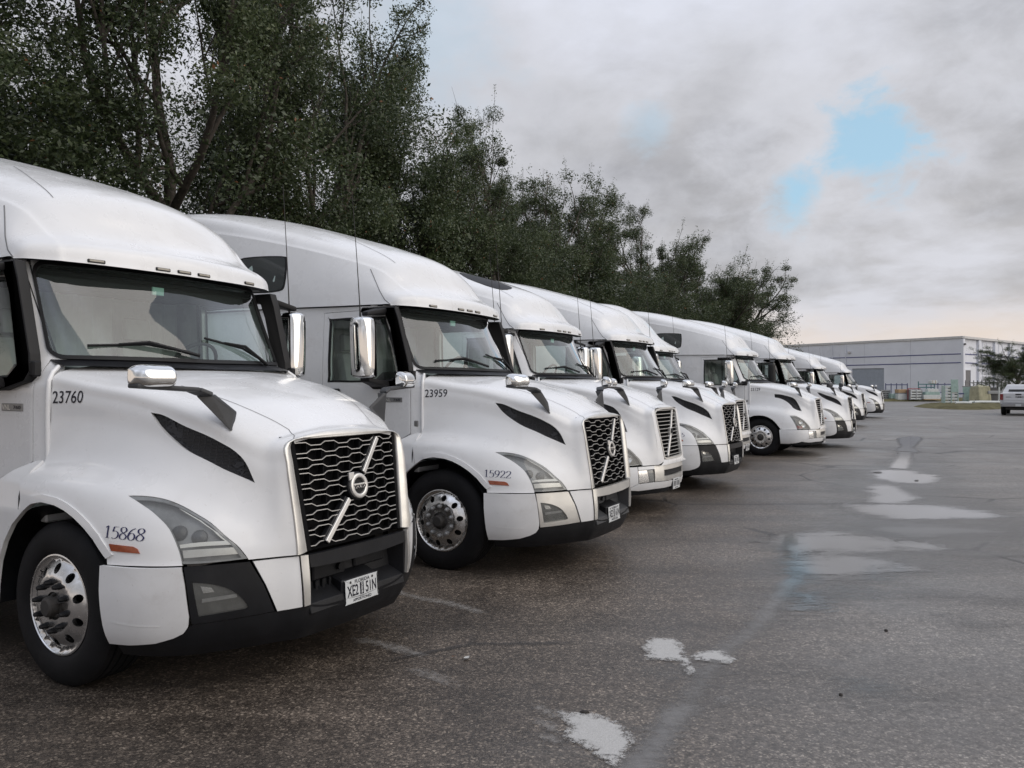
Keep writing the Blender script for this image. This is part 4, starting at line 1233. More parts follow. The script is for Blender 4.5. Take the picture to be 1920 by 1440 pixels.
# ---------------------------------------------------------------- wheels
def make_wheel_front(nutmat):
    P = {}
    # disc with ten hand holes: flat triangulation lifted to a dished profile
    def dish(r):
        return np.interp(r, [0, .085, .105, .165, .185, .225, .255, .272, .286, .297, .305], [.030, .030, .030, .034, .029, .010, -.010, -.024, -.018, .003, -.002])
    ang = np.linspace(0, 2*math.pi, 60, endpoint=False)
    outer = np.stack([.297*np.cos(ang), .297*np.sin(ang)], 1)
    holes = [np.stack([.0845*np.cos(-ang[::3]), .0845*np.sin(-ang[::3])], 1)]
    for k in range(10):
        c = 2*math.pi*(k+.25)/10; hr = .027; hp = []
        for q in np.linspace(0, 2*math.pi, 12, endpoint=False):
            # holes a little elongated along the radius
            a_, b_ = hr*1.12*math.cos(q), hr*math.sin(q); hp.append(((.222+a_)*math.cos(c) - b_*math.sin(c), (.222+a_)*math.sin(c) + b_*math.cos(c)))
        holes.append(np.array(hp))
    def f(uv):
        r = np.linalg.norm(uv, axis=1); return np.stack([uv[:, 0], -dish(r), uv[:, 1]], 1)
    surf = Func(f)
    a = patch(surf, outer, holes, .02, 0, 0)
    # hole walls
    for h_ in holes[1:]:
        n = len(h_); q0 = f(h_); q1 = q0 + np.array([0, .025, 0]); V = np.concatenate([q0, q1])
        a.auto(V, [[i, (i+1) % n, n+(i+1) % n, n+i] for i in range(n)], 50)
    lathe([(.292,.0),(.297,.006),(.305,.004),(.307,-.006),(.300,-.016),(.285,-.03),(.27,-.12),(.27,-.22)], 60, a)
    P['wheel'] = a.build('wheel', M['alu'])
    b = lathe([(.262,-.07),(.0,-.075)], 40); P['brake_drum'] = b.build('brake_drum', M['interior_dark'])
    # hub
    h_ = lathe([(.0,.085),(.045,.085),(.058,.075),(.062,.055),(.064,.03),(.084,.018),(.086,-.06)], 32)
    for k in range(6):
        t = 2*math.pi*k/6; h_.join(lathe([(0,.05),(.008,.049),(.009,.03)], 6, None, (.073*math.cos(t), 0, .073*math.sin(t))))
    P['hub'] = h_.build('hub', M['steel'])
    P['ring'] = lathe([(.086,.012),(.088,.026),(.098,.027),(.102,.018)], 40).build('hub_ring', M['alu'])
    nut = lathe([(0,.046),(.010,.045),(.013,.040),(.0175,.024),(.0175,.010),(.021,.008),(.021,0)], 8)
    P['nut'] = nut.build('lug_nut', nutmat)
    short = lathe([(0,.030),(.010,.029),(.0165,.022),(.0165,.008),(.022,.006),(.022,0)], 8)
    P['nut_short'] = short.build('lug_nut', M['housing'])
    # tyre
    prof = [(.300,-.012),(.318,.006),(.345,.017),(.385,.022),(.425,.018),(.455,.006),(.475,-.006),(.488,-.020),(.494,-.030)]
    g = -.030
    for k in range(4):
        prof += [(.497,g-.004),(.498,g-.040),(.486,g-.042),(.486,g-.052),(.498,g-.054)]; g -= .054
    prof += [(.497,g-.03),(.488,g-.04),(.455,g-.062),(.40,g-.075),(.32,g-.06),(.30,g-.04)]
    P['tyre'] = lathe(prof, 72, None, (0,0,0), 30).build('tyre', M['rubber'])
    return P

# ---------------------------------------------------------------- mirrors
def make_mirrors(new=True):
    P = {}
    # hood mirror: chrome head on a bent blade
    a = Acc()
    rows = []
    for y, k in ((-1.252,.0),(-1.245,.7),(-1.20,1.0),(-1.10,1.0),(-1.05,.95),(-1.034,.6),(-1.03,0)):
        ring = []
        for (dx, z) in ((.0,1.800),(.045,1.800),(.085,1.812),(.10,1.85),(.088,1.895),(.05,1.922),(.0,1.926),(-.012,1.90),(-.012,1.82),(.0,1.800)):
            ring.append((.765 + .01*(y+1.25)/.2*5 + (dx*k if k else .03), y, 1.862 + (z - 1.862) * (k if k else .5)))
        rows.append(ring)
    nt = Net(rows); a = grid_acc(nt, 0, 6, 0, 9, 24, 27)
    P['mirror_head'] = a.build('mirror_head', M['chrome'])
    a = Acc()
    def slab(A_, B_, th, acc):
        # A_,B_: two edges (front,rear) of a blade
        A0, A1 = np.array(A_[0]), np.array(A_[1]); B0, B1 = np.array(B_[0]), np.array(B_[1])
        n = np.cross(B0 - A0, A1 - A0); n /= np.linalg.norm(n)
        V = [A0, A1, B1, B0, A0 - n*th, A1 - n*th, B1 - n*th, B0 - n*th]; bev(V, HEXF, .008, 2, acc)
    slab(((.760,-1.25,1.797),(.845,-1.245,1.797)), ((.785,-.90,1.775),(.89,-.87,1.775)), .026, a)
    slab(((.785,-.91,1.778),(.895,-.875,1.778)), ((.812,-.845,1.748),(.912,-.805,1.750)), .026, a)
    slab(((.812,-.848,1.750),(.912,-.808,1.752)), ((.966,-.718,1.535),(.900,-.635,1.642)), .034, a)
    P['mirror_arm'] = a.build('mirror_arm', M['graphite'])
    # tall door mirror
    rows = []
    for z, k in ((1.885,.15),(1.90,.8),(1.95,1),(2.20,1.04),(2.44,1),(2.495,.8),(2.51,.15)):
        ring = []
        for (dx, dy) in ((-.09,-.115),(-.03,-.125),(.045,-.10),(.085,-.045),(.092,.02),(.075,.08),(.03,.112),(-.09,.112),(-.09,-.115)):
            ring.append((-.735 + dx*k - .02*(z-2.2), -1.452 + dy*k - .03*(z-2.2), z))
        rows.append(ring)
    nt = Net(rows); a = grid_acc(nt, 0, 6, 0, 8, 24, 40)
    P['side_mirror'] = a.build('side_mirror', M['chrome'])
    g = Acc(); box(-.835, -.822, -1.56, -1.345, 1.92, 2.48, .004, g); P['mirror_glass'] = g.build('mirror_glass', M['interior_dark'])
    a = Acc()
    if new:
        C = [(-1.07,2.595),(-1.05,2.645),(-.62,2.638),(-.575,2.52),(-.435,2.02),(-.418,1.90),(-.452,1.835),(-.70,1.78),(-.88,1.78),(-.98,1.85),(-.90,1.878),(-.63,1.878),(-.575,1.95),(-.69,2.42),(-.75,2.556),(-.95,2.562)]
        def fr(p, q, c):
            yy = side_f(np.array([[p, q]]))[0, 1]
            return (p, min(yy, -1.07) + .02 - c, q)
        prism(C, .075, fr, .012, a, 2)
        V, F = hexf([(-.90,-1.12,2.57),(-.72,-1.12,2.57),(-.70,-1.46,2.515),(-.78,-1.46,2.515),(-.90,-1.12,2.63),(-.72,-1.12,2.63),(-.70,-1.46,2.56),(-.78,-1.46,2.56)]); bev(V, F, .015, 2, a)
        V, F = hexf([(-.90,-1.12,1.79),(-.66,-1.12,1.79),(-.68,-1.46,1.855),(-.80,-1.46,1.855),(-.90,-1.12,1.86),(-.66,-1.12,1.86),(-.68,-1.46,1.90),(-.80,-1.46,1.90)]); bev(V, F, .015, 2, a)
        box(-.44, -.38, -1.13, -1.075, 1.87, 1.97, .01, a)
    else:
        V, F = hexf([(-1.15,-1.08,2.55),(-.70,-1.06,2.55),(-.70,-1.14,2.55),(-1.15,-1.14,2.55),(-1.15,-1.08,2.60),(-.70,-1.06,2.60),(-.70,-1.14,2.60),(-1.15,-1.14,2.60)]); bev(V, F, .012, 2, a)
        tube([(-.75,-1.10,2.575),(-.75,-1.45,2.545)], .022, 8, a); tube([(-.72,-1.45,2.55),(-.72,-1.45,1.86)], .018, 8, a)
        tube([(-.45,-1.08,1.90),(-.60,-1.25,1.875),(-.72,-1.45,1.86)], .03, 8, a)
        box(-.52, -.36, -1.13, -1.05, 1.85, 1.96, .02, a)
    P['mirror_bracket'] = a.build('mirror_bracket', M['trim'])
    a = tube([(-.80,-1.455,2.50),(-.805,-1.456,2.62),(-.84,-1.46,3.1),(-.895,-1.465,3.74)], [.011,.006,.004,.0028], 6)
    P['antenna'] = a.build('antenna', M['steel'])
    return P
def mirror_mesh(me, name=None):
    m = me.copy(); n = len(m.vertices); co = np.empty(n * 3); m.vertices.foreach_get('co', co); co = co.reshape(-1, 3); co[:, 1] *= -1
    F = [list(p.vertices)[::-1] for p in m.polygons]
    nr = np.array([tuple(c.vector) for c in m.corner_normals]); nr[:, 1] *= -1
    N = []
    for p in m.polygons: N += [tuple(nr[i]) for i in list(p.loop_indices)[::-1]]
    r = bpy.data.meshes.new(me.name); r.from_pydata(co.tolist(), [], F)
    r.polygons.foreach_set('use_smooth', [True] * len(r.polygons)); r.normals_split_custom_set(N); r.materials.append(me.materials[0])
    bpy.data.meshes.remove(m)
    return r

# ---------------------------------------------------------------- chassis and lower body
def make_chassis(blunt=False):
    P = {}
    back = -7.6 if not blunt else -5.6
    a = Acc()
    for s in (-1, 1):
        V, F = boxf(back, 1.15, s*.43-.045, s*.43+.045, .72, 1.0); bev(V, F, .01, 1, a)
    for x in (-.6, -2.0, -3.4, back + .1): box(x-.06, x+.06, -.4, .4, .76, .96, .01, a)
    box(-.10, .10, -.85, .85, .36, .50, .03, a); box(.62, 1.15, -.55, .55, .34, .62, .03, a)
    box(-.4, .9, -.40, .40, .62, 1.45, .08, a, 2)                       # engine block
    P['frame'] = a.build('frame', M['steel'])
    # inner wheel wells
    wells = []
    for s in (-1, 1):
        a = Acc(); t = np.linspace(R(-8), R(188), 18); V = []
        for q in t:
            for y in (.70, 1.235): V.append((-.02 + .60*math.cos(q), s*y, .50 + .59*math.sin(q)))
        a.auto(V, [[2*i, 2*i+1, 2*i+3, 2*i+2] for i in range(17)], 40)
        V = [(-.02, s*.70, .50)] + [(-.02 + .60*math.cos(q), s*.70, .50 + .59*math.sin(q)) for q in t]
        a.add(V, [[0, i, i+1] for i in range(1, 18)])
        wells.append(a.build('wheel_well', M['black']))
    P['wells'] = wells
    # panel behind the front wheel and side fairing with steps
    def rear_f(uv):
        x, z = uv[:, 0], uv[:, 1]
        k = sstep((-x - .30) / .5)
        top = np.interp(z, [.30, .80, 1.05, 1.20, 1.28, 1.345], [-1.255, -1.262, -1.264, -1.24, -1.19, -1.105])
        y = top * (1 - k) + k * np.minimum(top, -1.22) * 1.0
        return np.stack([x, y, z], 1)
    arch_r = [(-.268,1.030),(-.37,.952),(-.464,.833),(-.53,.70),(-.565,.55),(-.585,.38)]
    out = [(-.303,1.34),(-.301,1.17)] + arch_r + [(-.66,.36),(-.80,.36),(-.82,.98),(-.80,1.10),(-.62,1.20),(-.46,1.283),(-.36,1.333)]
    a = patch(Func(rear_f), out, [], .045, 0, .03)
    P['rear_fender'] = a.build('rear_fender', M['white'])
    a = Acc(); x1 = -3.9 if not blunt else -2.4
    for s in (-1,):
        box(x1, -.84, s*1.16, s*1.225, .34, .97, .015, a)
    P['side_fairing'] = a.build('side_fairing', M['white_worn'])
    a = Acc()
    for s in (-1,):
        box(-1.62, -.84, s*1.08, s*1.232, .975, 1.012, .008, a); box(-1.5, -.95, s*1.22, s*1.24, .60, .68, .006, a); box(-1.5, -.95, s*1.22, s*1.24, .40, .46, .006, a)
    P['step'] = a.build('step', M['step'])
    tanks = []
    for s in (-1, 1):
        a = lathe([(0,.0),(.30,.0),(.33,-.03),(.33,-1.35),(.30,-1.38),(0,-1.38)], 24).move(Matrix.Translation((x1 + 1.45, s*.85, .66)) @ Matrix.Rotation(R(90), 4, 'Z'))
        tanks.append(a.build('fuel_tank', M['alu']))
    P['tanks'] = tanks
    a = lathe([(.0,.02),(.16,.02),(.30,-.02),(.30,-.01),(.325,.015),(.42,.02),(.47,0),(.49,-.03),(.495,-.25),(.47,-.28),(.49,-.34),(.495,-.56),(.47,-.6),(.3,-.6)], 32)
    P['rear_wheel'] = a.build('rear_wheel', M['rubber'])
    a = lathe([(.0,.06),(.09,.06),(.12,.0),(.20,-.04),(.285,-.06),(.30,.012),(.31,.01)], 32); P['rear_rim'] = a.build('rim', M['alu'])
    P['axles'] = (-5.55, -6.85) if not blunt else (-3.9, -5.2)
    a = Acc(); V, F = hexf([(-6.6,-.45,1.02),(-5.9,-.45,1.02),(-5.9,.45,1.02),(-6.6,.45,1.02),(-6.6,-.45,1.07),(-5.9,-.45,1.16),(-5.9,.45,1.16),(-6.6,.45,1.07)])
    bev(V, F, .02, 1, a)
    if blunt: a.move(Matrix.Translation((1.65, 0, 0)))
    P['fifth_wheel'] = a.build('fifth_wheel', M['steel'])
    a = Acc(); xe = -4.0 if not blunt else -2.45
    for s in (-1,): tube([(xe - .22, s*.95, .8),(xe - .22, s*.95, 3.2),(xe - .32, s*.95, 3.5)], .065, 12, a)
    P['exhaust'] = a.build('exhaust_stack', M['chrome'])
    return P

# ================================================================== build the templates once
LIB = {}
for old in (False, True):
    k = 'old' if old else 'new'
    LIB['hood_' + k] = make_hood(old)
LIB['grille_new'] = make_grille_new(LIB['hood_new']['net'])
LIB['grille_old'] = make_grille_old()
LIB['bumper_black'] = make_bumper_new(True)
LIB['bumper_steel'] = make_bumper_new(False)
LIB['bumper_old'] = make_bumper_old()
LIB['cab'] = make_cab(False, True, False)
LIB['cab_skylight'] = make_cab(False, True, True)
LIB['cab_blunt'] = make_cab(True, False, False)
LIB['wheel_dark'] = make_wheel_front(M['black'])
LIB['mirrors_new'] = make_mirrors(True)
LIB['mirrors_old'] = make_mirrors(False)
LIB['chassis'] = make_chassis(False)
LIB['chassis_short'] = make_chassis(True)
_far = {}
def far(me):
    if me.name not in _far: _far[me.name] = mirror_mesh(me)
    return _far[me.name]
_rem = {}
def rematerial(me, mat):
    key = (me.name, mat.name)
    if key not in _rem:
        m = me.copy(); m.materials[0] = mat; _rem[key] = m
    return _rem[key]

def fit_text(V, wd, h):
    lo, hi = V.min(0), V.max(0); return (V - lo) / (hi - lo) * np.array([wd, h])

def spawn_truck(label, x, y, yawdeg, kind='new', bumper='black', cab='cab', chassis='chassis', number=None, fender=None, plate=None,
                badge=False, mirror='chrome', covers=False, antennas=(True, True), door_text=None, slope=0.0):
    root = thing('semi_truck', label, 'semi truck', (x, y, 0), R(yawdeg), 'white semi trucks parked in a row')
    def part(name, me, parent=root, lab=None): return obj(name, me, parent, lab)
    H = LIB['hood_' + kind]; C = LIB[cab]; G = LIB['grille_' + kind]; CH = LIB[chassis]
    B = LIB['bumper_old'] if kind == 'old' else LIB['bumper_' + bumper]
    MR = LIB['mirrors_' + kind]
    hood = part('hood', H['hood'])
    part('hood_vent', H['hood_vent']); part('hood_vent', H['hood_vent_far'])
    for f in (0, 1):
        g = (lambda m: far(m)) if f else (lambda m: m)
        part('arch_flare', g(H['arch_flare']), hood); part('hood_seam', g(H['hood_seam']), hood); part('fender_seal', g(H['fender_seal']), hood)
        hl = part('headlight', g(H['headlight']))
        for nm, me in H['headlight_subs']: part(nm, g(me), hl)
        if 'side_marker' in H: part('side_marker', g(H['side_marker']))
        bf = part('bumper_fairing', g(B['bumper_fairing'])); part('fairing_crease', g(B['fairing_crease']), bf)
        part('fog_panel', g(B['fog_panel']))
        fl = part('fog_light', g(B['fog_light']))
        for nm, me in B['fog_subs']: part(nm, g(me), fl)
        part('bumper_panel', g(B['bumper_panel']))
        if kind == 'new': part('bumper_strip', g(B['bumper_strip']))
        wl = part('wheel_well', CH['wells'][0] if not f else CH['wells'][1])
        # mirrors
        ma = part('mirror_arm', g(MR['mirror_arm']))
        hm = MR['mirror_head']; sm = MR['side_mirror']
        if mirror == 'black': hm = rematerial(hm, M['graphite']); sm = rematerial(sm, M['trim'])
        part('mirror_head', g(hm), ma)
        mb = part('mirror_bracket', g(MR['mirror_bracket']))
        part('side_mirror', g(sm), mb); part('mirror_glass', g(MR['mirror_glass']), mb)
        if antennas[f]: part('antenna', g(MR['antenna']), mb)
    if kind == 'old':
        part('lower_bumper_bar', B['bumper_strip']); part('nose_panel', G['nose_panel'])
    for nm in ('lower_valance', 'bumper_bar', 'bumper_recess', 'plate_bracket'): part(nm, B[nm])
    part('grille_surround', G['grille_surround'])
    gr = part('grille', G['grille'])
    for me in G['grille_bars']: part('grille_bar', me, gr)
    for me in G.get('diag_bed', []): part('diagonal_bed', me, gr)
    for me in G['diagonal_bar']: part('diagonal_bar', me, gr)
    em = part('emblem', G['emblem'])
    for nm, me in G['emblem_subs']: part(nm, me, em)
    # cab
    cb = part('cab', C['cab'])
    for nm in ('pillar_trim', 'cowl'): part(nm, C[nm], cb)
    rf = part('roof_fairing', C['roof_fairing'])
    for f in (0, 1):
        g = (lambda m: far(m)) if f else (lambda m: m)
        dr_ = part('door', g(C['door']))
        for nm in ('window', 'window_seal', 'door_crease', 'door_handle'): part(nm, g(C[nm]), dr_)
        for nm in ('roof_joint', 'hood_gap', 'door_gap'): part(nm, g(C[nm]), cb)
        part('roof_seam', g(C['roof_seam']), rf)
        for nm in ('rear_fender', 'side_fairing', 'step'): part(nm, g(CH[nm]))
        part('exhaust_stack', g(CH['exhaust']))
    part('brow_underside', C['brow_underside'], rf)
    for a, b in C['marker_lights']:
        mo = part('marker_light', a); part('lens', b, mo)
    if 'sleeper_window' in C:
        for f in (0, 1):
            g = (lambda m: far(m)) if f else (lambda m: m)
            sw = part('sleeper_window', g(C['sleeper_window'])); part('window_seal', g(C['sleeper_seal']), sw); part('blind', g(C['sleeper_back']), sw)
    if 'roof_window' in C: part('roof_window', C['roof_window'])
    ws = part('windshield', C['windshield']); part('windshield_frame', C['windshield_frame'], ws); part('toll_tag', C['toll_tag'], ws)
    for me in C['wipers']: part('wiper', me)
    for nm in ('dashboard', 'steering_wheel', 'bunk_curtain', 'headliner'): part(nm, C[nm])
    for me in C['seats']: part('seat', me)
    # running gear
    W_ = LIB['wheel_dark']
    for s in (0, 1):
        wh = part('wheel', W_['wheel']); wh.location = (0, -1.184 if not s else 1.184, .487)
        if s: wh.rotation_euler = (0, 0, math.pi)
        wh.rotation_euler.y = R(17 + 31 * s + 7 * len(label))
        for nm in ('tyre', 'hub', 'brake_drum'): part(nm, W_[nm], wh)
        part('hub_ring', W_['ring'], wh)
        for k in range(10):
            t = 2 * math.pi * (k + .5) / 10
            nu = part('lug_nut', W_['nut'] if covers else W_['nut_short'], wh); nu.location = (.143 * math.cos(t), -.032, .143 * math.sin(t))
    for xa in CH['axles']:
        for s in (0, 1):
            rw = part('rear_wheel', CH['rear_wheel']); rw.location = (xa, -1.20 if not s else 1.20, .495)
            if s: rw.rotation_euler = (0, 0, math.pi)
            part('rim', CH['rear_rim'], rw)
    for nm in ('frame', 'fifth_wheel'): part(nm, CH[nm])
    for me in CH['tanks']: part('fuel_tank', me)
    # lettering
    net = H['net']
    if number:
        V, F = text_geo(number, .1, 'LEFT', 1, .0004); V = fit_text(V, .232, .079)
        part('unit_number', decal(net, V, F, (-.283, 1.698), (1, .02), (-.03, 1)).build('unit_number', M['ink_black']))
    if fender:
        V, F = pen_geo(fender, 1.0); lo, hi = V.min(0), V.max(0); n = len(fender)
        wd = .245 * n / 5
        V = (V - lo) / (hi - lo) * np.array([wd, .068])
        x0 = .517 + (.245 - wd)
        part('fender_number', decal(net, V, F, (x0, .948), (1, -.045), (-.05, 1)).build('fender_number', M['ink_blue']))
    if badge:
        b = Acc(); q = side_f(np.array([[-.66, 1.665]]))[0]
        box(-.79, -.535, q[1] - .006, q[1] + .004, 1.645, 1.695, .003, b)
        bo = part('model_badge', b.build('model_badge', M['badge']))
        V, F = text_geo('VNL', .03, 'LEFT', 1, .0006); V = fit_text(V, .10, .034); F1 = F
        t = plane_text(V, F, (-.780, q[1] - .0075, 1.653), (1, 0, 0), (0, 0, 1)); part('badge_lettering', t.build('badge_lettering', M['satin']), bo)
        V, F = text_geo('760', .03, 'LEFT', 1, .0006); V = fit_text(V, .088, .024)
        t = plane_text(V, F, (-.645, q[1] - .0075, 1.658), (1, 0, 0), (0, 0, 1)); part('badge_lettering', t.build('badge_lettering', M['ink_black']), bo)
    else:
        pass
    if door_text:
        V, F = text_geo(door_text, .06, 'LEFT', .9, .0)
        part('door_lettering', decal(SIDE, V, F, (-.845, 1.375), (1, 0), (0, 1)).build('door_lettering', M['ink_blue']))
    if number and number != '23760':
        sv = Acc(); q = side_f(np.array([[-.375, 1.43]]))[0]; box(-.40, -.35, q[1] - .006, q[1] + .006, 1.40, 1.46, .004, sv)
        for k in range(3): box(-.393, -.357, q[1] - .009, q[1], 1.41 + k*.016, 1.418 + k*.016, .001, sv)
        part('cowl_marker', sv.build('cowl_marker', M['badge']))
    if plate:
        me, subs = plate
        if kind == 'new': px, pz, rx = 1.352, .497, -4
        else: px, pz, rx = 1.402, .405, 0
        pl = part('license_plate', me); pl.location = (px, 0, pz); pl.rotation_euler = (0, R(rx), 0)
        for nm, m2 in subs: part(nm, m2, pl)
    return root

PL1 = make_plate('FLORIDA', 'XE2', '51N', 'SEP', 'APPORTIONED')
PL2 = make_plate('FLORIDA', 'XE2', '61N', 'SEP', 'APPORTIONED')
PL3 = make_plate('', '', '', '', '', False)
LAT = lambda L, s: (.866 * s + .5 * L, -.5 * s + .866 * L)

spawn_truck('nearest white semi truck, 23760 on the hood and 15868 on the fender, black bumper inserts', -2.149, 5.753, -29.97, number='23760', fender='15868', plate=PL1, badge=True, covers=True, door_text='c.', antennas=(True, True))
spawn_truck('white semi truck numbered 23959 and 15922, with stainless panels round the fog lights', -.129, 8.755, -28.6, bumper='steel', number='23959', fender='15922', plate=PL2, badge=True)
spawn_truck('older white semi truck with horizontal-bar grille and dark roof window, beside truck 23959', 1.18, 12.10, -29.8, kind='old', cab='cab_skylight', plate=PL3)
spawn_truck('white semi truck whose fender number ends in 65, chrome hood mirrors and black fog panels', 2.879, 14.773, -30.37, fender='65', plate=PL3)
spawn_truck('white semi truck set back behind its neighbours, with a short blunt roof dome', *LAT(18.5, -5.75), -30, kind='old', cab='cab_blunt', chassis='chassis_short', plate=PL3, antennas=(False, True))
spawn_truck('older white semi truck numbered 23129 with its whole front wheel and a sleeper window showing', *LAT(22.2, -4.60), -30, kind='old', number='23129', plate=PL3)
spawn_truck('white semi truck with black door mirrors and black fog panels, past truck 23129', *LAT(25.6, -4.20), -30.4, mirror='black', plate=PL3)
spawn_truck('distant white semi truck with a dark side window, first beyond the gap in the row', 15.255, 36.973, -31.1)
spawn_truck('distant white semi truck with dark hood mirrors, second from the far end', *LAT(45.3, -6.45), -30, kind='old', mirror='black')
spawn_truck('farthest white semi truck at the end of the row, near the warehouse', 20.753, 46.744, -29.8)

# ================================================================== GROUND
def asphalt_mat():
    m = new_mat('wet_asphalt'); b = NB(m.node_tree)
    p = b.n('ShaderNodeBsdfPrincipled'); o = b.n('ShaderNodeOutputMaterial'); m.node_tree.links.new(p.outputs[0], o.inputs[0])
    pos = b.n('ShaderNodeNewGeometry').outputs['Position']
    v = b.n('ShaderNodeTexVoronoi'); v.inputs['Scale'].default_value = 88; b.set(v.inputs['Vector'], pos)
    sepc = b.n('ShaderNodeSeparateColor'); b.set(sepc.inputs[0], v.outputs['Color'])
    v2 = b.n('ShaderNodeTexVoronoi'); v2.inputs['Scale'].default_value = 190; b.set(v2.inputs['Vector'], pos)
    sepd = b.n('ShaderNodeSeparateColor'); b.set(sepd.inputs[0], v2.outputs['Color'])
    st1 = b.ramp(sepc.outputs[0], [(0.0, (.034, .029, .025)), (.40, (.085, .074, .065)), (.72, (.155, .136, .118)), (.90, (.29, .258, .222)), (1.0, (.56, .51, .44))])
    st2 = b.ramp(sepd.outputs[0], [(0.0, (.040, .035, .031)), (.6, (.10, .088, .078)), (.93, (.20, .18, .158)), (1.0, (.38, .35, .31))])
    col = b.mix(.35, st1, st2)
    big = b.noise(.16, pos, 5.0, .6, .6); mid = b.noise(1.3, pos, 6.0, .65, .3); fine = b.noise(9, pos, 4, .6)
    wear = b.smooth(b.math('ADD', b.math('MULTIPLY', big, .6), b.math('MULTIPLY', mid, .4)), .36, .66)
    k = b.math('MULTIPLY', b.smooth(wear, 0, 1, .72, 1.28), b.smooth(fine, .3, .7, .86, 1.14))
    # drier, greyer surfacing on the open side of the lot; brown and wet where the trucks stand, with their shade painted in darker
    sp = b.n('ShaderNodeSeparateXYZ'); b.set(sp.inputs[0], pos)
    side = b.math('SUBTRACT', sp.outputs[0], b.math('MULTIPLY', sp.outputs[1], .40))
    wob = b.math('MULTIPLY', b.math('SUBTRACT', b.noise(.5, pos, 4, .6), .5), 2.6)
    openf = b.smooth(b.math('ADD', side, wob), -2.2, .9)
    col = b.vmath('SCALE', col, k).outputs[0]
    # tyre-polished and rain-streaked bands along the way the trucks drive in and out
    mps = b.n('ShaderNodeMapping'); mps.inputs['Rotation'].default_value = (0, 0, R(30)); mps.inputs['Scale'].default_value = (.10, 1.1, 1); b.set(mps.inputs[0], pos)
    strk = b.noise(1.0, mps.outputs[0], 6, .62, .4)
    col = b.vmath('SCALE', col, b.smooth(strk, .36, .62, .68, 1.16)).outputs[0]
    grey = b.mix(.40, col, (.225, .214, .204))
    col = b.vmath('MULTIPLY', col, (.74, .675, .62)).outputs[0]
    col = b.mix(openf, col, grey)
    # blotches of bare stone and dark binder, drips of oil
    gr = b.noise(21, pos, 5, .7, .3); col = b.vmath('SCALE', col, b.smooth(gr, .30, .70, .70, 1.30)).outputs[0]
    oil = b.math('MULTIPLY', b.smooth(b.noise(3.1, pos, 5, .6, .8), .62, .72), b.smooth(b.noise(.5, pos, 2, .5), .48, .60))
    col = b.mix(b.math('MULTIPLY', oil, .55), col, (.028, .026, .025))
    # pale scuffs
    sc_ = b.smooth(b.noise(2.6, pos, 9, .72, 1.2), .66, .80); col = b.mix(b.math('MULTIPLY', sc_, .22), col, (.30, .285, .265))
    # hairline cracks
    vc = b.n('ShaderNodeTexVoronoi', feature='DISTANCE_TO_EDGE'); vc.inputs['Scale'].default_value = .30
    wv = b.vmath('ADD', pos, b.vmath('SCALE', b.n('ShaderNodeTexNoise', i_Scale=1.3, i_Detail=6.0).outputs['Color'], .9).outputs[0]).outputs[0]
    b.set(vc.inputs['Vector'], wv)
    ck = b.math('MULTIPLY', b.smooth(vc.outputs[0], .003, .014, 1, 0), b.smooth(b.noise(.35, pos, 3, .5), .46, .56))
    col = b.mix(b.math('MULTIPLY', ck, .75), col, (.018, .016, .015))
    b.set(p.inputs['Base Color'], col)
    wet = b.smooth(b.noise(.42, pos, 6, .62, .5), .46, .66)
    r = b.math('SUBTRACT', b.smooth(mid, .3, .7, .45, .57), b.math('MULTIPLY', b.math('MULTIPLY', wet, openf), .14))
    b.set(p.inputs['Roughness'], r)
    p.inputs['Specular IOR Level'].default_value = .5
    h = b.math('ADD', b.math('MULTIPLY', b.math('SUBTRACT', 1.0, v.outputs['Distance']), .6), b.math('MULTIPLY', fine, .5))
    h = b.math('SUBTRACT', h, b.math('MULTIPLY', ck, 2.0))
    bp = b.n('ShaderNodeBump'); bp.inputs['Distance'].default_value = .006; bp.inputs['Strength'].default_value = .45
    b.set(bp.inputs['Height'], h)
    m.node_tree.links.new(bp.outputs[0], p.inputs['Normal'])
    return m
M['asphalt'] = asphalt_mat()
me = bpy.data.meshes.new('ground')
me.from_pydata([(-900, -300, 0), (900, -300, 0), (900, 1500, 0), (-900, 1500, 0)], [], [[0, 1, 2, 3]])
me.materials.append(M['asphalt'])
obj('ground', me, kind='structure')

def sheet(name, poly, mat, z, step=.12, grow=0.0, closed=True, smooth=True):
    """flat ground sheet with the distance to its edge stored for ragged borders"""
    P = np.array(poly, float)
    if smooth: P = rounded(P, 4)
    if grow:
        c = P.mean(0); T = np.roll(P, -1, 0) - np.roll(P, 1, 0); T /= np.linalg.norm(T, axis=1)[:, None] + 1e-9
        a = .5 * np.sum(P[:, 0]*np.roll(P[:, 1], -1) - np.roll(P[:, 0], -1)*P[:, 1]); s = 1 if a > 0 else -1
        P = P + s * grow * np.stack([T[:, 1], -T[:, 0]], 1)
    W, F, po, _ = tri2d(P, [], step)
    d = seg_dist(W, P)
    me = bpy.data.meshes.new(name); me.from_pydata([(x, y, 0) for x, y in W], [], F.tolist())
    at = me.attributes.new('edge', 'FLOAT', 'POINT'); at.data.foreach_set('value', d.astype(np.float32))
    me.materials.append(mat)
    o = obj(name, me, loc=(0, 0, z), kind='structure'); return o
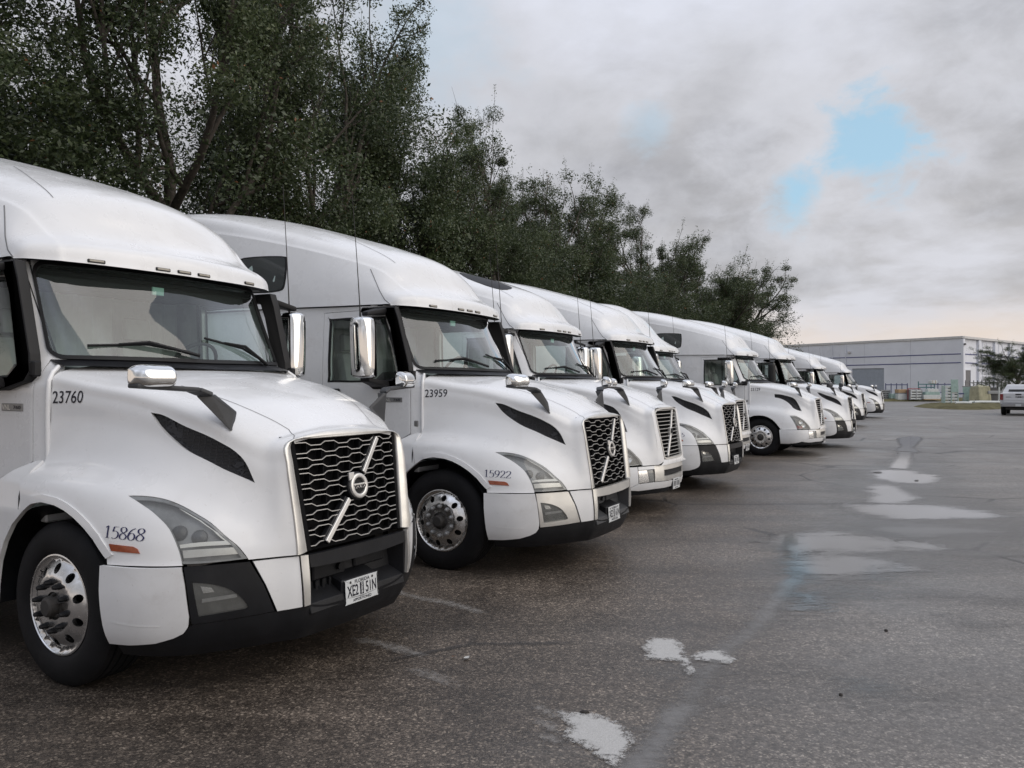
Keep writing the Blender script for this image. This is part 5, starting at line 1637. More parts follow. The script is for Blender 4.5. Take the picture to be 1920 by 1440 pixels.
def puddle_mat(name, soft, amount, nsc, base=(.115, .110, .106), amp=3.4, rough=.06):
    m = new_mat(name); b = NB(m.node_tree)
    pos = b.n('ShaderNodeNewGeometry').outputs['Position']
    e = b.n('ShaderNodeAttribute', attribute_name='edge').outputs['Fac']
    mp = b.n('ShaderNodeMapping'); mp.inputs['Scale'].default_value = (.55, 1.7, 1); b.set(mp.inputs[0], pos)
    ns = b.math('ADD', b.math('MULTIPLY', b.noise(nsc, mp.outputs[0], 8, .68, .5), .62), b.math('MULTIPLY', b.noise(nsc*9, mp.outputs[0], 5, .7), .38))
    f = b.smooth(b.math('ADD', b.math('DIVIDE', e, soft), b.math('MULTIPLY', b.math('SUBTRACT', ns, .5), amp)), .15, 1.35, 0, amount)
    stones = b.n('ShaderNodeTexVoronoi'); stones.inputs['Scale'].default_value = 70; b.set(stones.inputs['Vector'], pos)
    sepc = b.n('ShaderNodeSeparateColor'); b.set(sepc.inputs[0], stones.outputs['Color'])
    dry = b.math('MULTIPLY', b.smooth(sepc.outputs[0], .72, .78), b.smooth(b.math('ADD', b.math('DIVIDE', e, soft), b.math('MULTIPLY', ns, 1.2)), .6, 1.9, 1, 0))
    f = b.math('MULTIPLY', f, b.math('SUBTRACT', 1.0, b.math('MULTIPLY', dry, .8)))
    wat = b.n('ShaderNodeBsdfPrincipled'); wat.inputs['Base Color'].default_value = (*base, 1); wat.inputs['Roughness'].default_value = rough
    wat.inputs['IOR'].default_value = 1.45
    tr = b.n('ShaderNodeBsdfTransparent'); mx = b.n('ShaderNodeMixShader'); b.set(mx.inputs[0], f)
    m.node_tree.links.new(tr.outputs[0], mx.inputs[1]); m.node_tree.links.new(wat.outputs[0], mx.inputs[2])
    o = b.n('ShaderNodeOutputMaterial'); m.node_tree.links.new(mx.outputs[0], o.inputs[0])
    return m
M['puddle'] = puddle_mat('puddle_water', .42, 1.0, 1.7, amp=5.0)
M['puddle_far'] = puddle_mat('puddle_water_far', .30, 1.0, 1.3, amp=4.6)
M['wetfilm'] = puddle_mat('wet_film', .14, .75, 1.6, (.200, .194, .188), 2.4)
M['halo'] = puddle_mat('wet_halo', .9, .42, 1.4, (.19, .185, .178), 4.5, .30)
M['trickle'] = puddle_mat('puddle_trickle', .16, 1.0, 1.0, (.09, .086, .082), 2.0)
M['damp'] = puddle_mat('damp_patch', .5, .65, 2.2, (.13, .125, .12), 3.4, .16)
def paint_mat(name, lo, hi, amt, nsc=14, col=(.62, .61, .59), amp=3.2):
    m = new_mat(name); b = NB(m.node_tree)
    pos = b.n('ShaderNodeNewGeometry').outputs['Position']
    e = b.n('ShaderNodeAttribute', attribute_name='edge').outputs['Fac']
    ns = b.noise(nsc, pos, 8, .7, .4); fi = b.noise(nsc*9, pos, 3, .6)
    x = b.math('ADD', b.math('MULTIPLY', e, 9), b.math('MULTIPLY', b.math('SUBTRACT', b.math('ADD', b.math('MULTIPLY', ns, .6), b.math('MULTIPLY', fi, .4)), .5), amp))
    f = b.smooth(x, lo, hi, 0, amt)
    p = b.n('ShaderNodeBsdfPrincipled'); p.inputs['Roughness'].default_value = .55
    b.set(p.inputs['Base Color'], b.mix(b.smooth(fi, .35, .7), col, tuple(c*.72 for c in col)))
    bp = b.n('ShaderNodeBump'); bp.inputs['Distance'].default_value = .004; bp.inputs['Strength'].default_value = .6; b.set(bp.inputs['Height'], fi)
    m.node_tree.links.new(bp.outputs[0], p.inputs['Normal'])
    tr = b.n('ShaderNodeBsdfTransparent'); mx = b.n('ShaderNodeMixShader'); b.set(mx.inputs[0], f)
    m.node_tree.links.new(tr.outputs[0], mx.inputs[1]); m.node_tree.links.new(p.outputs[0], mx.inputs[2])
    o = b.n('ShaderNodeOutputMaterial'); m.node_tree.links.new(mx.outputs[0], o.inputs[0])
    return m
M['paint'] = paint_mat('worn_white_paint', -.05, .50, .90, 18, (.60, .59, .57), 4.2)
M['chalk'] = paint_mat('chalky_scuff', -.1, .9, .55, 20, (.45, .43, .41))
M['line'] = paint_mat('faded_line_paint', -.3, .6, .75, 5, (.50, .49, .47))

P1 = [(14.6,28.4),(14.2,27.33),(13.2,25.6),(11.79,23.21),(11.23,21.78),(10.82,21.34),(9.57,19.03),(8.72,17.46),(8.58,17.46),(9.84,19.74),(10.91,21.77),(10.91,22.0),(11.95,23.73),(12.62,25.2),(13.7,27.4)]
P2 = [(7.62,16.5),(8.1,17.03),(8.55,16.75),(8.51,16.21),(8.66,15.85),(7.9,14.6),(7.3,14.6),(7.1,15.4)]
P3 = [(5.62,12.2),(6.05,13.3),(6.5,14.3),(7.0,14.5),(6.8,13.4),(6.3,12.2)]
P4 = [(5.16,11.78),(5.61,12.01),(6.22,11.85),(6.66,11.57),(6.73,10.94),(5.9,10.66),(5.36,10.65),(5.06,11.0)]
P4b = [(4.54,10.11),(5.17,10.28),(5.82,10.11),(6.28,9.68),(5.44,9.44),(4.69,9.32),(4.56,9.62)]
P5 = [(3.35,9.26),(3.74,9.49),(4.03,9.68),(4.13,9.35),(4.43,9.14),(4.83,8.73),(4.2,8.67),(3.68,8.55),(3.22,8.33),(3.09,8.62)]
P6 = [(2.93,7.93),(3.28,8.33),(3.7,8.24),(3.97,7.9),(3.65,7.69),(3.23,7.49),(2.83,7.46)]
ST_ = [(3.38,8.33),(3.0,7.69),(2.78,7.4),(2.32,6.61),(1.9,5.84),(1.62,5.45),(1.34,5.02),(1.13,4.6),(.9,4.14),(.71,3.7),(.45,3.2),(.25,3.3),(.49,3.7),(.64,3.94),(.81,4.25),(1.02,4.64),(1.24,5.07),(1.41,5.42),(1.69,5.77),(2.07,6.44),(2.47,7.19),(2.81,7.69),(3.25,8.47)]
BL = [(2.4,6.75),(2.68,6.8),(2.78,6.62),(2.55,6.30),(2.25,6.15),(2.1,6.28)]
sheet('puddle', P1, M['trickle'], .005, .14, .25)
BAND = [(.2,3.0),(.9,3.6),(1.7,5.0),(2.9,6.2),(4.6,7.2),(6.2,8.4),(7.6,9.6),(8.0,11.2),(8.2,13.2),(9.6,15.6),(10.6,18.0),(11.6,19.8),(11.9,21.6),(11.2,22.4),(10.0,21.6),(7.8,18.4),(6.0,16.2),(5.0,13.6),(4.2,11.4),(2.7,9.6),(2.2,7.9),(1.3,6.0),(.5,4.6),(-.2,3.5)]
sheet('damp_patch', BAND, M['halo'], .002, .22, .1)
sheet('puddle', P2, M['puddle_far'], .004, .16, .22); sheet('puddle', P3, M['puddle_far'], .005, .16, .20)
sheet('puddle', P4, M['puddle'], .004, .12, .40); sheet('puddle', P4b, M['damp'], .004, .12, .35)
sheet('puddle', P5, M['puddle'], .004, .1, .46); sheet('puddle', P6, M['puddle'], .005, .1, .42)
sheet('water_channel', ST_, M['wetfilm'], .004, .06, .10)
sheet('puddle', BL, M['puddle'], .006, .1, .16)
sheet('damp_patch', [(3.3,6.2),(3.68,6.3),(3.85,5.95),(3.6,5.6),(3.25,5.6)], M['damp'], .004, .1, .1)
sheet('damp_patch', [(1.8,4.95),(2.2,5.05),(2.6,4.8),(2.7,4.5),(2.25,4.3),(1.85,4.4)], M['damp'], .004, .1, .1)
sheet('damp_patch', [(2.2,7.2),(3.6,7.2),(5.2,6.6),(5.0,5.9),(3.4,6.4),(2.4,6.5)], M['damp'], .0045, .15, .0)
sheet('damp_patch', [(4.2,8.6),(6.6,9.0),(7.6,8.4),(6.2,7.9),(4.6,8.0)], M['damp'], .0045, .15, .0)
sheet('painted_marking', [(.99,5.61),(1.17,5.58),(1.19,5.45),(1.17,5.28),(1.15,4.89),(1.1,4.86),(1.09,5.13),(.86,5.15),(.91,5.28),(.9,5.41)], M['paint'], .008, .03, .01, smooth=False)
sheet('painted_marking', [(1.16,5.2),(1.28,5.31),(1.43,5.34),(1.48,5.14),(1.41,5.08),(1.21,5.15)], M['paint'], .008, .03, .01, smooth=False)
sheet('painted_marking', [(.24,4.34),(.34,4.31),(.43,4.31),(.52,4.24),(.58,4.16),(.62,4.01),(.59,3.91),(.54,3.79),(.49,3.71),(.45,3.76),(.4,3.84),(.34,3.94),(.27,4.01),(.3,4.16)], M['paint'], .008, .03, .012)
for q in ([(.12,4.43),(.23,4.32),(.27,4.24),(.18,4.3)], [(.12,4.24),(.21,4.17),(.24,4.09),(.18,4.1)], [(.15,4.04),(.22,4.02),(.23,3.96),(.18,3.97)], [(1.2,4.52),(1.25,4.53),(1.22,4.44),(1.19,4.45)]):
    sheet('paint_scuff', q, M['chalk'], .008, .03, .025)
for q in ([(-1.12,5.61),(-.99,5.55),(-.77,5.42),(-.58,5.23),(-.59,5.2),(-.79,5.32),(-.95,5.45),(-1.08,5.5)], [(-.65,5.0),(-.5,4.92),(-.33,4.74),(-.34,4.7),(-.49,4.82),(-.61,4.92)],
          [(-1.09,6.98),(-.79,6.71),(-.52,6.55),(-.26,6.28),(-.25,6.19),(-.53,6.44),(-.8,6.62),(-1.07,6.87)],
          [(12.75,27.06),(13.48,27.42),(12.93,26.39),(12.38,26.19)], [(7.86,20.1),(8.23,20.18),(8.01,19.73),(7.74,19.72)], [(21.47,43.07),(22.09,43.43),(21.23,41.88),(20.63,41.38)]):
    sheet('paint_scuff', q, M['chalk'], .008, .06, .03)
sheet('painted_line', [(16.2,31.45),(23.0,35.08),(38,43.1),(38.1,42.95),(23.1,34.93),(16.3,31.30)], M['line'], .008, .15, .02, smooth=False)

# small litter lying on the asphalt
def chip(name, label, cat, loc, size, mat, seed, rz=0):
    r = np.random.default_rng(seed); bm = bmesh.new(); bmesh.ops.create_icosphere(bm, subdivisions=2, radius=1)
    for v in bm.verts: v.co = Vector((v.co.x*size[0], v.co.y*size[1], max(v.co.z, -.4)*size[2])) * float(r.uniform(.82, 1.15))
    me = bpy.data.meshes.new(name); bm.to_mesh(me); bm.free(); me.materials.append(mat)
    o = obj(name, me, loc=loc); o.rotation_euler = (0, 0, R(rz)); return tag(o, label, cat)
def leaf(name, label, loc, L, wd, mat, rz, curl=.3):
    V = []; n = 9
    for i in range(n):
        t = i/(n-1); w_ = wd*math.sin(math.pi*min(1, t*1.02))**.8 if 0 < i < n-1 else .002
        for k in (-1, 0, 1): V.append(((t-.5)*L, k*w_/2, .004 + curl*L*(t-.5)**2*1.6 + (abs(k)*.12*w_)))
    a = Acc().auto(V, [[i*3+j, i*3+3+j, i*3+4+j, i*3+1+j] for i in range(n-1) for j in range(2)], 70)
    o = obj(name, a.build(name, mat), loc=loc); o.rotation_euler = (0, 0, R(rz)); return tag(o, label, 'leaf')
M['drybrown'] = pbr('dry_leaf', (.16, .085, .045), .7, var=.2)
M['paleleaf'] = pbr('pale_leaf', (.52, .52, .50), .55, var=.1)
M['darkchip'] = pbr('dark_chip', (.022, .018, .016), .7)
leaf('fallen_leaf', 'pale curled leaf lying on the asphalt in front of the nearest truck', (-.30, 5.17, .008), .055, .034, M['paleleaf'], 60)
leaf('fallen_leaf', 'tiny brown leaf lying beside the pale leaf near the nearest truck', (-.39, 5.20, .008), .028, .015, M['drybrown'], 10)
chip('bark_scrap', 'small dark bark scrap on the edge of the white paint blotch', 'scrap', (.40, 4.315, .010), (.028, .011, .010), M['darkchip'], 3, 5)
chip('gravel_chip', 'black gravel chip lying alone on the damp asphalt at right', 'gravel', (2.76, 5.77, .005), (.014, .012, .012), M['darkchip'], 4)
chip('gravel_chip', 'black gravel chip in the faint damp patch in the foreground', 'gravel', (1.92, 4.57, .005), (.012, .010, .011), M['darkchip'], 5)
chip('stick', 'short dark stick lying in the far puddle', 'stick', (7.68, 16.42, .012), (.10, .012, .010), M['darkchip'], 6, -8)
chip('stick', 'dark scrap at the right of the far puddle', 'stick', (7.76, 14.99, .012), (.05, .012, .01), M['darkchip'], 8, 10)

# ================================================================== TREES
def leaf_mat():
    m = new_mat('oak_leaves'); b = NB(m.node_tree)
    a = b.n('ShaderNodeAttribute', attribute_name='tone').outputs['Fac']
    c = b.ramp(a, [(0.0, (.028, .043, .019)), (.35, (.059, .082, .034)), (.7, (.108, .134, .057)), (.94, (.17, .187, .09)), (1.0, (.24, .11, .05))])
    p = b.n('ShaderNodeBsdfPrincipled'); b.set(p.inputs['Base Color'], c); p.inputs['Roughness'].default_value = .42; p.inputs['Specular IOR Level'].default_value = .5
    t = b.n('ShaderNodeBsdfTranslucent'); b.set(t.inputs[0], b.vmath('SCALE', c, 1.5).outputs[0])
    mx = b.n('ShaderNodeMixShader'); mx.inputs[0].default_value = .22
    m.node_tree.links.new(p.outputs[0], mx.inputs[1]); m.node_tree.links.new(t.outputs[0], mx.inputs[2])
    o = b.n('ShaderNodeOutputMaterial'); m.node_tree.links.new(mx.outputs[0], o.inputs[0]); return m
M['leaves'] = leaf_mat()
M['bark'] = pbr('oak_bark', (.085, .072, .060), .9, var=.35, vscale=8, bump=.8, bscale=30)

def tree_meshes(seed, H=12.0, RAD=4.2, n_leaf=95000, sparse=0.0, leaf_l=.075, low=.16, fill=.9):
    """trunk+limbs mesh and crown mesh of one oak, base at the origin"""
    r = np.random.default_rng(seed)
    segs = []; tips = []
    def grow(p, d, L, rad, depth):
        n = max(3, int(L / .45)); pts = [p]; q = p.copy(); dd = d.copy()
        for i in range(n):
            dd = dd + r.normal(0, .10, 3) + np.array([0, 0, .035]); dd /= np.linalg.norm(dd)
            q = q + dd * L / n; pts.append(q)
        segs.append((np.array(pts), rad, rad * (.62 if depth < 5 else .35), depth))
        if depth >= 3: tips.append((np.array(pts), depth))
        if depth >= 5: return
        nb = int(r.integers(3, 5)) if depth > 0 else int(r.integers(5, 7))
        for k in range(nb):
            t = 1.0 if k == 0 else r.uniform(.35, .97) if depth > 0 else r.uniform(.55, 1.0)
            i = int(t * n); base = pts[min(i, n)]
            az = r.uniform(0, 2*math.pi) if depth else 2*math.pi*k/nb + r.uniform(-.4, .4); tilt = r.uniform(.35, .95) if k else r.uniform(.0, .4)
            if depth == 0: tilt = r.uniform(.25, 1.25)
            a = np.cross(dd, [0, 0, 1.0] if abs(dd[2]) < .95 else [1.0, 0, 0]); a /= np.linalg.norm(a); b = np.cross(dd, a)
            nd = dd*math.cos(tilt) + (a*math.cos(az) + b*math.sin(az))*math.sin(tilt)
            grow(base, nd / np.linalg.norm(nd), L * r.uniform(.58, .80), rad * r.uniform(.50, .64), depth + 1)
    grow(np.array([0, 0, 0.0]), np.array([0, 0, 1.0]), 2.7, .20, 0)
    allp = np.concatenate([s[0] for s in segs]); top = np.percentile(allp[:, 2], 99.7); rr_ = np.percentile(np.linalg.norm(allp[:, :2], axis=1), 97)
    sc = np.array([RAD / rr_, RAD / rr_, H / top])
    wood = Acc(); V = []; F = []; nv = 0
    for pts, r0, r1, dep in segs:
        ns = 9 if dep == 0 else 6 if dep < 3 else 4 if dep < 4 else 3
        if dep == 5 and r.random() < .45: continue
        P = pts * sc; T = np.gradient(P, axis=0); T /= np.linalg.norm(T, axis=1)[:, None] + 1e-9
        rad = np.linspace(r0, r1, len(P))
        if dep == 0: rad[0] *= 1.5
        up = np.array([1.0, .3, .1]); a = np.cross(T, up); a /= np.linalg.norm(a, axis=1)[:, None] + 1e-9; b = np.cross(T, a)
        tt = np.arange(ns) * 2 * math.pi / ns
        ring = P[:, None] + rad[:, None, None] * (np.cos(tt)[None, :, None]*a[:, None] + np.sin(tt)[None, :, None]*b[:, None])
        V.append(ring.reshape(-1, 3)); k = len(P)
        F += [[nv+i*ns+j, nv+i*ns+(j+1) % ns, nv+(i+1)*ns+(j+1) % ns, nv+(i+1)*ns+j] for i in range(k-1) for j in range(ns)]
        nv += k*ns
    wm = bpy.data.meshes.new('trunk'); wm.from_pydata(np.concatenate(V).tolist(), [], F); wm.polygons.foreach_set('use_smooth', [True]*len(wm.polygons)); wm.materials.append(M['bark'])
    # leaves: clumps hung on the outer limbs, loose leaves along the last twigs
    C = []; tone = []; big = []
    cand = [(p, d) for p, d in tips]
    if sparse: cand = [c for c in cand if r.random() > sparse or (c[0][-1] * sc)[2] < H * .55]
    cen = [(c[0][-1] * sc, .85 if c[1] >= 4 else 1.0) for c in cand if c[1] in (3, 4)]
    r.shuffle(cand)
    for _ in range(int(230 * fill)):
        a_ = r.uniform(0, 2*math.pi); zz = H * r.uniform(low, .62); rr3 = RAD * math.sqrt(r.uniform(.05, 1.0)) * (1.0 if zz < H*.42 else .86)
        cen.append((np.array([rr3*math.cos(a_), rr3*math.sin(a_), zz]), 1.15))
    per = int(n_leaf * .82 / len(cen))
    for cc, k_ in cen:
        sz_ = k_ * r.uniform(.34, .72); n_ = max(8, int(per * r.gamma(3, 1/3.)))
        off = r.normal(0, 1, (n_, 3)); off /= np.linalg.norm(off, axis=1)[:, None]
        rad_ = r.uniform(.05, 1, n_) ** .45
        C.append(cc + off * (sz_ * rad_)[:, None] * np.array([1.15, 1.15, .72])); t0 = r.normal(.36, .10)
        tone.append(t0 + r.normal(0, .13, n_)); big.append(np.ones(n_))
        m_ = int(26 * k_); off = r.normal(0, .42, (m_, 3)); C.append(cc + off * sz_ * np.array([1.1, 1.1, .7])); tone.append(np.full(m_, t0 - .18)); big.append(np.full(m_, 1.75))  # bigger inner leaves added to block light; clump shade put into darker tone
    c5 = [c for c in cand if c[1] >= 5]; per5 = max(3, int(n_leaf * .18 / max(1, len(c5))))
    for pts, d in c5:
        P = pts * sc; t = r.beta(1.4, .9, per5) * (len(P) - 1); i = np.minimum(t.astype(int), len(P) - 2); f = (t - i)[:, None]
        C.append(P[i]*(1 - f) + P[i+1]*f + r.normal(0, .07, (per5, 3))); tone.append(r.normal(.45, .14, per5)); big.append(np.ones(per5))
    big = np.concatenate(big)
    C = np.concatenate(C); tone = np.concatenate(tone); k = C[:, 2] > H * low; C = C[k]; big = big[k]; tone = np.clip(tone[k], 0, .93)
    tone[r.random(len(tone)) < .004] = 1.0
    n = len(C)
    d = r.normal(0, 1, (n, 3)); d[:, 2] *= .6; d /= np.linalg.norm(d, axis=1)[:, None]
    e = r.normal(0, 1, (n, 3)); e -= (e*d).sum(1)[:, None]*d; e /= np.linalg.norm(e, axis=1)[:, None]
    L = (leaf_l * big * r.uniform(.7, 1.35, n))[:, None]; Wd = L * r.uniform(.36, .52, n)[:, None]
    fold = np.cross(d, e) * Wd * .18
    Q = np.stack([C - d*L/2, C + e*Wd/2 + fold, C + d*L/2, C - e*Wd/2 + fold], 1).reshape(-1, 3)
    lm = bpy.data.meshes.new('crown'); lm.vertices.add(4*n); lm.vertices.foreach_set('co', Q.astype(np.float32).ravel())
    lm.loops.add(4*n); lm.loops.foreach_set('vertex_index', np.arange(4*n, dtype=np.int32))
    lm.polygons.add(n); lm.polygons.foreach_set('loop_start', np.arange(0, 4*n, 4, dtype=np.int32)); lm.polygons.foreach_set('loop_total', np.full(n, 4, np.int32))
    lm.update(); at = lm.attributes.new('tone', 'FLOAT', 'FACE'); at.data.foreach_set('value', tone.astype(np.float32)); lm.materials.append(M['leaves'])
    return wm, lm
TREES = [tree_meshes(3, 13.5, 5.2, 170000, .0, .080, fill=1.0), tree_meshes(8, 13.5, 4.8, 135000, .2, .080, fill=.9), tree_meshes(21, 12.0, 4.3, 120000, .05, .088, fill=.85), tree_meshes(34, 11.5, 4.8, 90000, .2, .095, fill=.5)]
def tree(k, L, off, sx, sz, rz, label):
    x, y = LAT(L, off); t = thing('oak_tree', label, 'tree', (x, y, 0), R(rz), 'oaks in a line behind the parked trucks')
    t.scale = (sx, sx, sz)
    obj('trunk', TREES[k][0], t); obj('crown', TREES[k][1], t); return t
B0 = 3.9
tree(0, B0 - 1.0, -17.2, 1.0, 1.12, 20, 'tall dense oak behind the nearest truck, at the left edge')
tree(2, B0 + 4.2, -18.5, 1.1, 1.15, 100, 'oak with a dense crown between the two tallest, at upper left')
tree(1, B0 + 8.6, -16.8, 1.05, 1.26, 60, 'tallest oak, with bare limbs and sky showing through its open top')
tree(0, B0 + 13.6, -16.2, .92, 1.22, 200, 'broad dense oak standing behind truck 23959, tapering to the right')
tree(2, B0 + 17.0, -17.0, .86, 1.0, 330, 'oak rising behind the older truck with the roof window')
tree(1, B0 + 22.0, -15.6, .74, .93, 260, 'slender feathery oak with upright twigs, in the middle of the line')
tree(3, B0 + 27.0, -16.4, .80, 1.02, 15, 'oak with thin bare twigs leaning right at its top')
tree(2, B0 + 31.5, -16.2, .95, 1.0, 140, 'rounded oak behind the truck set back in the row')
tree(1, B0 + 37.5, -16.2, .85, .92, 190, 'pointed oak with one tall shoot behind truck 23129')
tree(2, B0 + 43.5, -16.0, 1.0, .92, 45, 'low spreading oak near the right end of the line')
tree(3, B0 + 51.0, -15.6, 1.0, .98, 95, 'open oak with airy branches behind the distant trucks')
tree(3, B0 + 58.0, -15.2, 1.05, .98, 250, 'last oak of the line, reaching out over the far trucks')

# ================================================================== WAREHOUSE
M['wall'] = pbr('painted_concrete', (.79, .81, .865), .85, 0, .3, var=.05, vscale=.25, dirt=((.25, .25, .26), .18, .35), bump=.15, bscale=8)
M['coping'] = pbr('coping_metal', (.62, .61, .60), .6, .1, .4, var=.08)
M['stripe'] = pbr('blue_stripe', (.075, .085, .22), .7, var=.08)
M['shutter'] = pbr('roller_shutter', (.40, .44, .50), .55, .2, .4, var=.06)
M['doorgrey'] = pbr('grey_door', (.16, .16, .165), .6, var=.1)
def ground_dir(a, b):
    a, b = np.array(a), np.array(b); d = b - a; L = np.linalg.norm(d); return d / L, L
CORN = (66.6, 115.8); HB = 9.25
wh = thing('warehouse', 'long pale grey warehouse with two thin blue stripes and a roller door', 'warehouse', (*CORN, 0))
def face(p0, p1, t_in):
    """frame along a facade: s along, o outwards, z up (relative to the corner)"""
    d, L = ground_dir(p0, p1); nrm = np.array([d[1], -d[0]])
    if nrm @ np.array([-p0[0], -p0[1]]) < 0: nrm = -nrm
    def f(s, o, z): return (p0[0] - CORN[0] + d[0]*s + nrm[0]*o, p0[1] - CORN[1] + d[1]*s + nrm[1]*o, z)
    return f, L
def fbox(f, s0, s1, o0, o1, z0, z1, b=.0, acc=None):
    V = [f(s0,o0,z0), f(s1,o0,z0), f(s1,o1,z0), f(s0,o1,z0), f(s0,o0,z1), f(s1,o0,z1), f(s1,o1,z1), f(s0,o1,z1)]
    return bev(V, HEXF, b, 1, acc)
# long face runs away to the left of the corner
dl = np.array([50.05 - 66.6, 139.6 - 115.8]); dl /= np.linalg.norm(dl); LF = 92.0
fL, _ = face(CORN, tuple(np.array(CORN) + dl * LF), 1)
dr = np.array([81.29 - 66.6, 128 - 115.8]); dr /= np.linalg.norm(dr); RF = 60.0
fR, _ = face(CORN, tuple(np.array(CORN) + dr * RF), 1)
DOOR_S = (11.9, 17.4)      # metres from the corner along the long face
pan = 7.6; s = 0.0; i = 0
cuts = [0]
while cuts[-1] < LF: cuts.append(cuts[-1] + pan)
for a, b in zip(cuts[:-1], cuts[1:]):
    acc = Acc(); b = min(b, LF)
    spans = [(a + .012, b - .012)]
    for (s0, s1) in spans:
        if s0 < DOOR_S[1] and s1 > DOOR_S[0]:
            if s0 < DOOR_S[0]: fbox(fL, s0, DOOR_S[0], -.3, 0, 0, 4.85, .01, acc)
            if s1 > DOOR_S[1]: fbox(fL, DOOR_S[1], s1, -.3, 0, 0, 4.85, .01, acc)
            fbox(fL, s0, s1, -.3, 0, 4.85, HB - .25, .01, acc)
        else: fbox(fL, s0, s1, -.3, 0, 0, HB - .25, .02, acc)
    obj('wall_panel', acc.build('wall_panel', M['wall']), wh)
s = 0
cutsR = [0, 6.4, 13.0, 19.6, 26.2, 32.8, 39.4, 46.0, 52.6, RF]
for a, b in zip(cutsR[:-1], cutsR[1:]):
    obj('wall_panel', fbox(fR, a + .012, b - .012, -.3, 0, 0, HB - .25, .02).build('wall_panel', M['wall']), wh)
    obj('pilaster', fbox(fR, b - .45, b + .45, .0, .35, 0, HB - .3, .02).build('pilaster', M['wall']), wh)
obj('pilaster', fbox(fR, -.05, .55, .0, .35, 0, HB - .3, .02).build('pilaster', M['wall']), wh)
a = Acc(); fbox(fL, -.3, LF, -.4, .12, HB - .25, HB + .12, .02, a); fbox(fR, .13, RF, -.4, .4, HB - .25, HB + .115, .02, a)
obj('coping', a.build('coping', M['coping']), wh)
a = Acc(); c0 = fL(.3, -.4, 0); V = [fL(0.4, -.4, HB-.3), fL(LF, -.4, HB-.3)]
e = np.array(fR(RF, -.4, HB - .3)); g = np.array(fL(LF, -.4, HB - .3)); k0 = np.array(fL(.4, -.4, HB - .3)); V = [k0, g, g + (e - k0), e]
a.add(V, [[0, 1, 2, 3]]); obj('roof', a.build('roof', M['coping']), wh)
for z in (5.35, 6.65):
    a = Acc(); fbox(fL, -.05, LF, .0, .03, z, z + .14, 0, a); obj('stripe', a.build('stripe', M['stripe']), wh)
    a = Acc(); fbox(fR, .6, RF, .0, .06, z, z + .14, 0, a); obj('stripe', a.build('stripe', M['stripe']), wh)
rd = obj('roller_door', fbox(fL, DOOR_S[0], DOOR_S[1], -.28, -.16, 0, 4.85, 0).build('roller_door', M['shutter']), wh)
a = Acc()
for k in range(22): fbox(fL, DOOR_S[0] + .05, DOOR_S[1] - .05, -.16, -.11, .06 + k*.217, .06 + k*.217 + .175, .015, a)
o = obj('door_slats', a.build('door_slats', M['shutter']), rd); o['kind'] = 'stuff'
a = Acc(); fbox(fR, 1.35, 3.3, .0, .05, 1.3, 4.3, .02, a); dd_ = obj('door', a.build('door', M['doorgrey']), wh)
a = Acc(); fbox(fR, 1.15, 1.35, .0, .12, 1.3, 4.4, .01, a); fbox(fR, 3.3, 3.5, .0, .12, 1.3, 4.4, .01, a); fbox(fR, 1.15, 3.5, .0, .13, 4.3, 4.5, .01, a); obj('door_frame', a.build('door_frame', M['wall']), dd_)
for s_ in (18.5, 21.0): obj('downpipe', tube([fL(s_, .12, .2), fL(s_, .12, HB - .4)], .07, 8).build('downpipe', M['wall']), wh)
a = Acc(); fbox(fL, 17.6, 18.1, .0, .25, 7.4, 7.8, .05, a); obj('wall_lamp', a.build('wall_lamp', M['coping']), wh)
a = Acc(); fbox(fR, -.02, .35, .36, .6, 8.0, 8.3, .05, a); obj('wall_lamp', a.build('wall_lamp', M['doorgrey']), wh)
# rows of ribs on the right-hand panels stand proud
for q in (8.2, 9.9, 14.9, 16.6, 21.4):
    obj('wall_rib', fbox(fR, q, q + .12, 0, .05, .5, HB - .5, 0).build('wall_rib', M['wall']), wh)

# ================================================================== VERGE AND YARD
M['grass'] = pbr('dry_grass', (.115, .105, .055), .95, 0, .1, var=.35, vscale=1.5, bump=1.0, bscale=40)
def mound(name, poly, h):
    P = rounded(poly, 3); W, F, po, _ = tri2d(P, [], 1.2); d = seg_dist(W, P)
    z = h * np.clip(d / .8, 0, 1) ** .5 + RNG.normal(0, .03, len(W)) * (d > .1)
    me = bpy.data.meshes.new(name); me.from_pydata(np.c_[W, z].tolist(), [], F.tolist()); me.polygons.foreach_set('use_smooth', [True]*len(me.polygons)); me.materials.append(M['grass'])
    return obj(name, me, kind='structure')
mound('grass_verge', [(40,92),(45.7,96.5),(54.5,97.5),(64,101),(75,112),(66,114.5),(48,139),(36,139)], .28)
mound('grass_island', [(35.0,64.0),(36.5,61.5),(42.3,66.0),(47,74),(56,84),(60,92),(52,90),(44,82),(37,72)], .22)
M['teal'] = pbr('teal_rack_paint', (.055, .15, .17), .5, .1, var=.1)
M['bluerack'] = pbr('blue_rack_paint', (.06, .075, .17), .5, .1)
M['redrack'] = pbr('red_rack_paint', (.28, .04, .045), .5, .1)
M['greyrack'] = pbr('grey_rack', (.30, .31, .32), .5, .3)
M['pvc'] = pbr('white_profile', (.60, .63, .62), .5, var=.08)
M['greenglass'] = pbr('pale_green_sheet', (.33, .46, .43), .25, 0, .5, .3, var=.15)
M['card'] = pbr('cardboard', (.42, .29, .17), .8, var=.15)
M['tarp'] = pbr('faded_yellow_tarp', (.38, .36, .24), .7, var=.2, vscale=2)
M['blackheap'] = pbr('black_sheeting', (.03, .03, .03), .5, var=.3, vscale=2)
def wx(u, Y): return (u - 960) / 1464.4 * Y
YARD = math.atan2(dl[1], dl[0])
